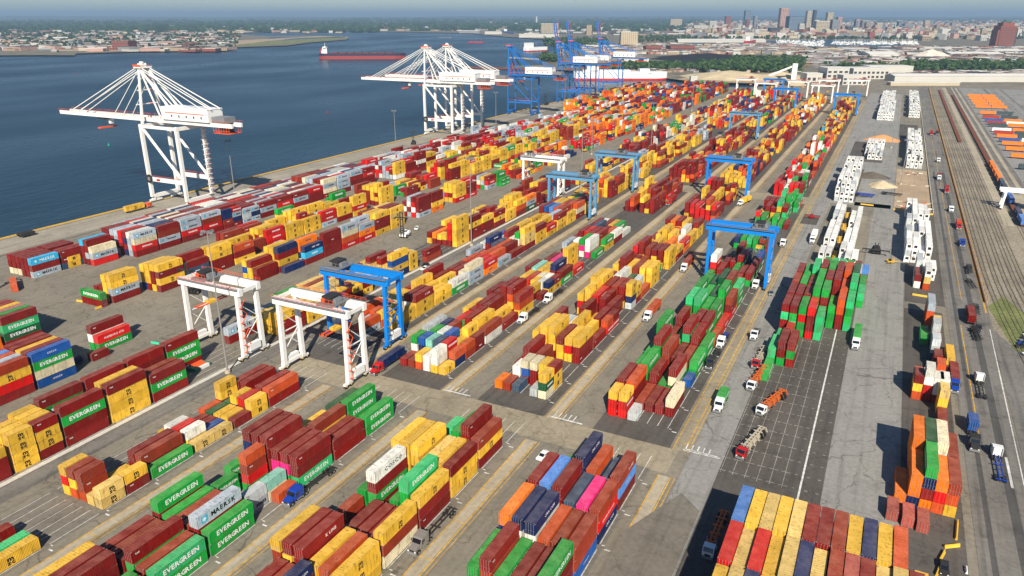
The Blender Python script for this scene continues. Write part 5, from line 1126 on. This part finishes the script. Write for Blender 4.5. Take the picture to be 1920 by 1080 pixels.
# individually placed sheds of the left shore
random.seed(11)
LW = ['white', 'tan', 'brick', 'grey', 'cream']; WK = 'wtbgc'
n_ = 0
for i in range(150):
    px = random.uniform(0, 640) if i < 90 else random.uniform(985, 1300); t = random.random()
    if px < 150: py = random.uniform(62, 98)
    elif px < 450: py = random.uniform(63, 90)-max(0, px-300)*.06
    elif px < 640: py = random.uniform(50, 57)
    else: py = random.uniform(52, 66)
    x, y = at(px, py); s = math.hypot(x, y)/1386.4; k = random.randrange(5)
    if random.random() < .45: k = 0
    building(x, y, random.uniform(5, 26)*s*.8, random.uniform(25, 70), random.uniform(1.2, 3.2)*s*.9, random.uniform(0, 60), WK[k], random.choice('wwwgdb'), f"{LW[k]} {'gabled' if i % 3 else 'flat-topped'} shed scattered along the distant {'left' if px < 640 else 'middle'} shore, {'nearer the water' if py > 70 else 'farther inland'}", 4 if i % 3 else 0); n_ += 1
for i in range(110):
    px = random.uniform(1290, 1925); py = random.uniform(60, 76) if i < 60 else random.uniform(92, 135)
    if i >= 60 and px < 1510 and py > 98: px = random.uniform(1520, 1920)
    x, y = at(px, py); s = math.hypot(x, y)/1386.4
    building(x, y, random.uniform(4, 15 if i < 60 else 34)*s, random.uniform(20, 60), random.uniform(3, 9 if i < 60 else 4)*s, random.uniform(10, 60), 'wtbgcp'[i % 6], random.choice('wwwgdb'), ['white', 'tan', 'brick', 'grey', 'cream', 'pinkish'][i % 6]+(' town building between the inlet and the skyline, ' if i < 60 else ' low works building behind the white factory, ')+('left part' if px < 1600 else 'right part'), 0, 1 if i < 60 else 0)
# the rest of the town: thousands of small houses as one mass
random.seed(21); mb = MB(); cols = [BM[k] for k in 'wtbgcwp']; rc = [RM[k] for k in 'wgdb']
def houses(n, x0, x1, y0, y1, hs=(2, 9), sz=(10, 34), ybias=1):
    for _ in range(n):
        px = random.uniform(x0, x1); py = y0+(y1-y0)*random.random()**ybias; x, y = at(px, py); a = random.uniform(0, 1.6); sx, sy, h = random.uniform(*sz), random.uniform(*sz), random.uniform(*hs)
        T_ = Matrix.Translation((x, y, -.3)) @ Matrix.Rotation(a, 4, 'Z'); m_ = random.choice(cols); mb.box(-sx/2, -sy/2, 0, sx/2, sy/2, h, m_, None, T_); mb.box(-sx/2, -sy/2, h, sx/2, sy/2, h+.6, random.choice(rc), None, T_)
houses(420, -60, 640, 42, 62, (5, 14), (20, 70)); houses(420, 0, 430, 62, 96, (4, 11), (14, 70)); houses(520, 640, 1290, 38, 58, (5, 14), (18, 60)); houses(1500, 1290, 1990, 44, 72, (8, 30), (14, 44)); houses(1200, 1290, 1990, 40, 56, (8, 34), (18, 60)); houses(1100, 1500, 1990, 90, 122, (4, 9), (8, 50)); houses(300, 1660, 1990, 136, 144, (3, 6), (6, 24)); houses(700, 1100, 1500, 84, 102, (4, 9), (8, 40)); houses(200, 1180, 1500, 126, 136, (3, 5), (5, 14)); houses(900, 1290, 1990, 50, 70, (12, 40), (14, 34))
tag(mb.obj('distant_town'), 'hazy mass of small houses filling the far shore', 'town', None, 'stuff')
# marina: masts and white boats
mb = MB(); random.seed(31)
for _ in range(420):
    px, py = (random.uniform(1560, 1720), random.uniform(78, 84)) if random.random() < .5 else (random.uniform(1455, 1545), random.uniform(76, 90)); x, y = at(px, py); l = random.uniform(8, 18); T_ = Matrix.Translation((x, y, -.1)) @ Matrix.Rotation(random.uniform(0, 3), 4, 'Z')
    mb.box(-l/2, -1.8, 0, l/2, 1.8, 1.6, M_WT, None, T_); mb.box(-l/5, -1.2, 1.6, l/5, 1.2, 3.4, M_WT, None, T_); mb.box(-.15, -.15, 1.6, .15, .15, 14, M_WT, None, T_)
tag(mb.obj('moored_boats'), 'hundreds of tiny white moored boats crowding the distant marina', 'boats', None, 'stuff')
# ------------------------------------------------------------------ woods
def leafmat(name, rgb):
    m, t, p = newmat(name); L = t.links.new; g = N(t, 'ShaderNodeNewGeometry'); nz = N(t, 'ShaderNodeTexNoise'); nz.inputs['Scale'].default_value = .12; nz.inputs['Detail'].default_value = 6; L(g.outputs['Position'], nz.inputs['Vector'])
    c = s2l(rgb); mx = N(t, 'ShaderNodeMix', data_type='RGBA'); mx.inputs['A'].default_value = tuple(q*.55 for q in c)+(1,); mx.inputs['B'].default_value = tuple(q*1.5 for q in c)+(1,); L(nz.outputs[0], mx.inputs['Factor']); L(mx.outputs['Result'], p.inputs['Base Color']); p.inputs['Roughness'].default_value = .9; p.inputs['Specular IOR Level'].default_value = .1; return m
M_LEAF = [leafmat('leaf_dark', (30, 50, 30)), leafmat('leaf_mid', (44, 66, 36)), leafmat('leaf_light', (64, 84, 44))]
M_TRUNK = mat('bark', (70, 54, 40), .9)
ICO = []
def ico():
    g_ = (1+5**.5)/2; v = [(-1, g_, 0), (1, g_, 0), (-1, -g_, 0), (1, -g_, 0), (0, -1, g_), (0, 1, g_), (0, -1, -g_), (0, 1, -g_), (g_, 0, -1), (g_, 0, 1), (-g_, 0, -1), (-g_, 0, 1)]
    f_ = [(0,11,5),(0,5,1),(0,1,7),(0,7,10),(0,10,11),(1,5,9),(5,11,4),(11,10,2),(10,7,6),(7,1,8),(3,9,4),(3,4,2),(3,2,6),(3,6,8),(3,8,9),(4,9,5),(2,4,11),(6,2,10),(8,6,7),(9,8,1)]
    return [tuple(c/1.9 for c in q) for q in v], f_
IV, IF = ico()
def clump(mb, x, y, z, r, m):
    a = random.uniform(0, 6.3); ca, sa = math.cos(a), math.sin(a); j = [random.uniform(.65, 1.25) for _ in IV]
    mb.add([(x+(v[0]*ca-v[1]*sa)*r*q, y+(v[0]*sa+v[1]*ca)*r*q, z+v[2]*r*q*.8) for v, q in zip(IV, j)], IF, m)
def wood(mb, n, x0, x1, y0, y1, h=11):
    for _ in range(n):
        x, y = at(random.uniform(x0, x1), random.uniform(y0, y1)); hh = h*random.uniform(.6, 1.25)
        for k in range(5): clump(mb, x+random.uniform(-4, 4), y+random.uniform(-4, 4), hh*random.uniform(.4, 1), random.uniform(2.6, 5), random.choice(M_LEAF))
random.seed(41)
mb = MB(); wood(mb, 480, 1300, 1500, 121, 136); wood(mb, 260, 1370, 1510, 112, 125); tag(mb.obj('shore_woods'), 'dense green wood between the coal field and the beach', 'woods', None, 'stuff')
mb = MB(); wood(mb, 520, 1690, 1990, 121, 136); wood(mb, 120, 1560, 1700, 128, 136); tag(mb.obj('roadside_woods'), 'long green tree belt behind the very long white shed', 'woods', None, 'stuff')
mb = MB(); wood(mb, 240, 1020, 1140, 74, 90, 13); wood(mb, 60, 1015, 1048, 104, 118); wood(mb, 150, 1190, 1300, 70, 80, 13); wood(mb, 260, 1130, 1330, 122, 132, 8); tag(mb.obj('parkland_trees'), 'trees of the parkland point behind the raised blue booms', 'woods', None, 'stuff')
def bigwood(mb, n, x0, x1, y0, y1, r=(18, 50), h=9):
    for _ in range(n):
        x, y = at(random.uniform(x0, x1), random.uniform(y0, y1)); s = math.hypot(x, y)/6000
        for k in range(2): clump(mb, x+random.uniform(-30, 30), y+random.uniform(-30, 30), random.uniform(0, h), random.uniform(*r)*max(.5, s)*.6, random.choice(M_LEAF[:2]))
mb = MB(); bigwood(mb, 1500, -60, 700, 42, 60); bigwood(mb, 900, 0, 440, 56, 90, (9, 24)); bigwood(mb, 1300, 640, 1320, 38, 58); bigwood(mb, 1100, 1300, 1990, 38, 74, (12, 34)); bigwood(mb, 300, 1500, 1990, 92, 125, (6, 16))
tag(mb.obj('distant_woods'), 'hazy woods covering the far shore up to the horizon', 'woods', None, 'stuff')
# hills on the horizon
mb = MB(); random.seed(3); NA, NR = 150, 6; vs = []
for j in range(NR):
    rr = 11500+j*3200
    for i in range(NA):
        a = rad(-28+i*112/NA); hx = 55*(j/NR)+math.sin(a*9+j)*9+math.sin(a*23+j*2)*7+math.sin(a*51)*4+random.uniform(-4, 4)
        vs.append((-math.sin(a)*rr, math.cos(a)*rr, max(-2, hx*(1.35 if j > 2 else .8))))
mb.add(vs, [(j*NA+i, j*NA+i+1, (j+1)*NA+i+1, (j+1)*NA+i) for j in range(NR-1) for i in range(NA-1)], M_LEAF[1]); tag(mb.obj('hills'), kind='structure')
# a few single trees one can tell apart near the point
for i, (px, py) in enumerate(((1048, 118), (1040, 115), (1030, 113))):
    x, y = at(px, py); t_ = empty('shore_tree', (x, y, -.3)); tag(t_, 'broad green tree beside the tan elevator, '+ORD[i]+' of three', 'tree'); mb = MB(); mb.cyl((0, 0, 0), (0, 0, 7), .7, M_TRUNK, 8, .3); mb.obj('trunk', t_)
    mb = MB()
    for k in range(34): a = random.uniform(0, 6.3); q = random.uniform(0, 6); clump(mb, math.cos(a)*q, math.sin(a)*q, random.uniform(4, 13)-q*.3, random.uniform(1.2, 2.6), random.choice(M_LEAF))
    mb.obj('crown', t_)
# steam from the works
m = bpy.data.materials.new('steam'); m.use_nodes = True; t = m.node_tree; t.nodes.clear(); o_ = N(t, 'ShaderNodeOutputMaterial'); pv = N(t, 'ShaderNodeVolumePrincipled'); pv.inputs['Color'].default_value = (.95, .95, .95, 1)
tc = N(t, 'ShaderNodeTexCoord'); nz = N(t, 'ShaderNodeTexNoise'); nz.inputs['Scale'].default_value = .09; nz.inputs['Detail'].default_value = 5; t.links.new(tc.outputs['Object'], nz.inputs[0]); mr = N(t, 'ShaderNodeMapRange'); mr.inputs[1].default_value = .45; mr.inputs[2].default_value = .65; mr.inputs[4].default_value = .09; t.links.new(nz.outputs[0], mr.inputs[0]); t.links.new(mr.outputs[0], pv.inputs['Density']); t.links.new(pv.outputs[0], o_.inputs['Volume'])
mb = MB(); random.seed(8)
for k in range(7): clump(mb, random.uniform(-16, 16)-k*1.5, random.uniform(-8, 8), 22+k*4, random.uniform(9, 15), m)
x, y = at(1555, 150); o = mb.obj('steam_plume', None, (x-6, y, 0)); tag(o, 'white steam drifting over the tall factory hall', 'steam', None, 'stuff')
# ------------------------------------------------------------------ the hazy air
m = bpy.data.materials.new('haze'); m.use_nodes = True; t = m.node_tree; t.nodes.clear(); o_ = N(t, 'ShaderNodeOutputMaterial'); pv = N(t, 'ShaderNodeVolumePrincipled')
pv.inputs['Color'].default_value = (.55, .77, 1.0, 1); pv.inputs['Density'].default_value = 8e-5; pv.inputs['Anisotropy'].default_value = .2; t.links.new(pv.outputs[0], o_.inputs['Volume'])
mb = MB(); mb.box(-69000, -2900, -6, 69000, 62000, 260, m); tag(mb.obj('haze'), 'thin blue summer haze over the harbour', 'haze', None, 'stuff')
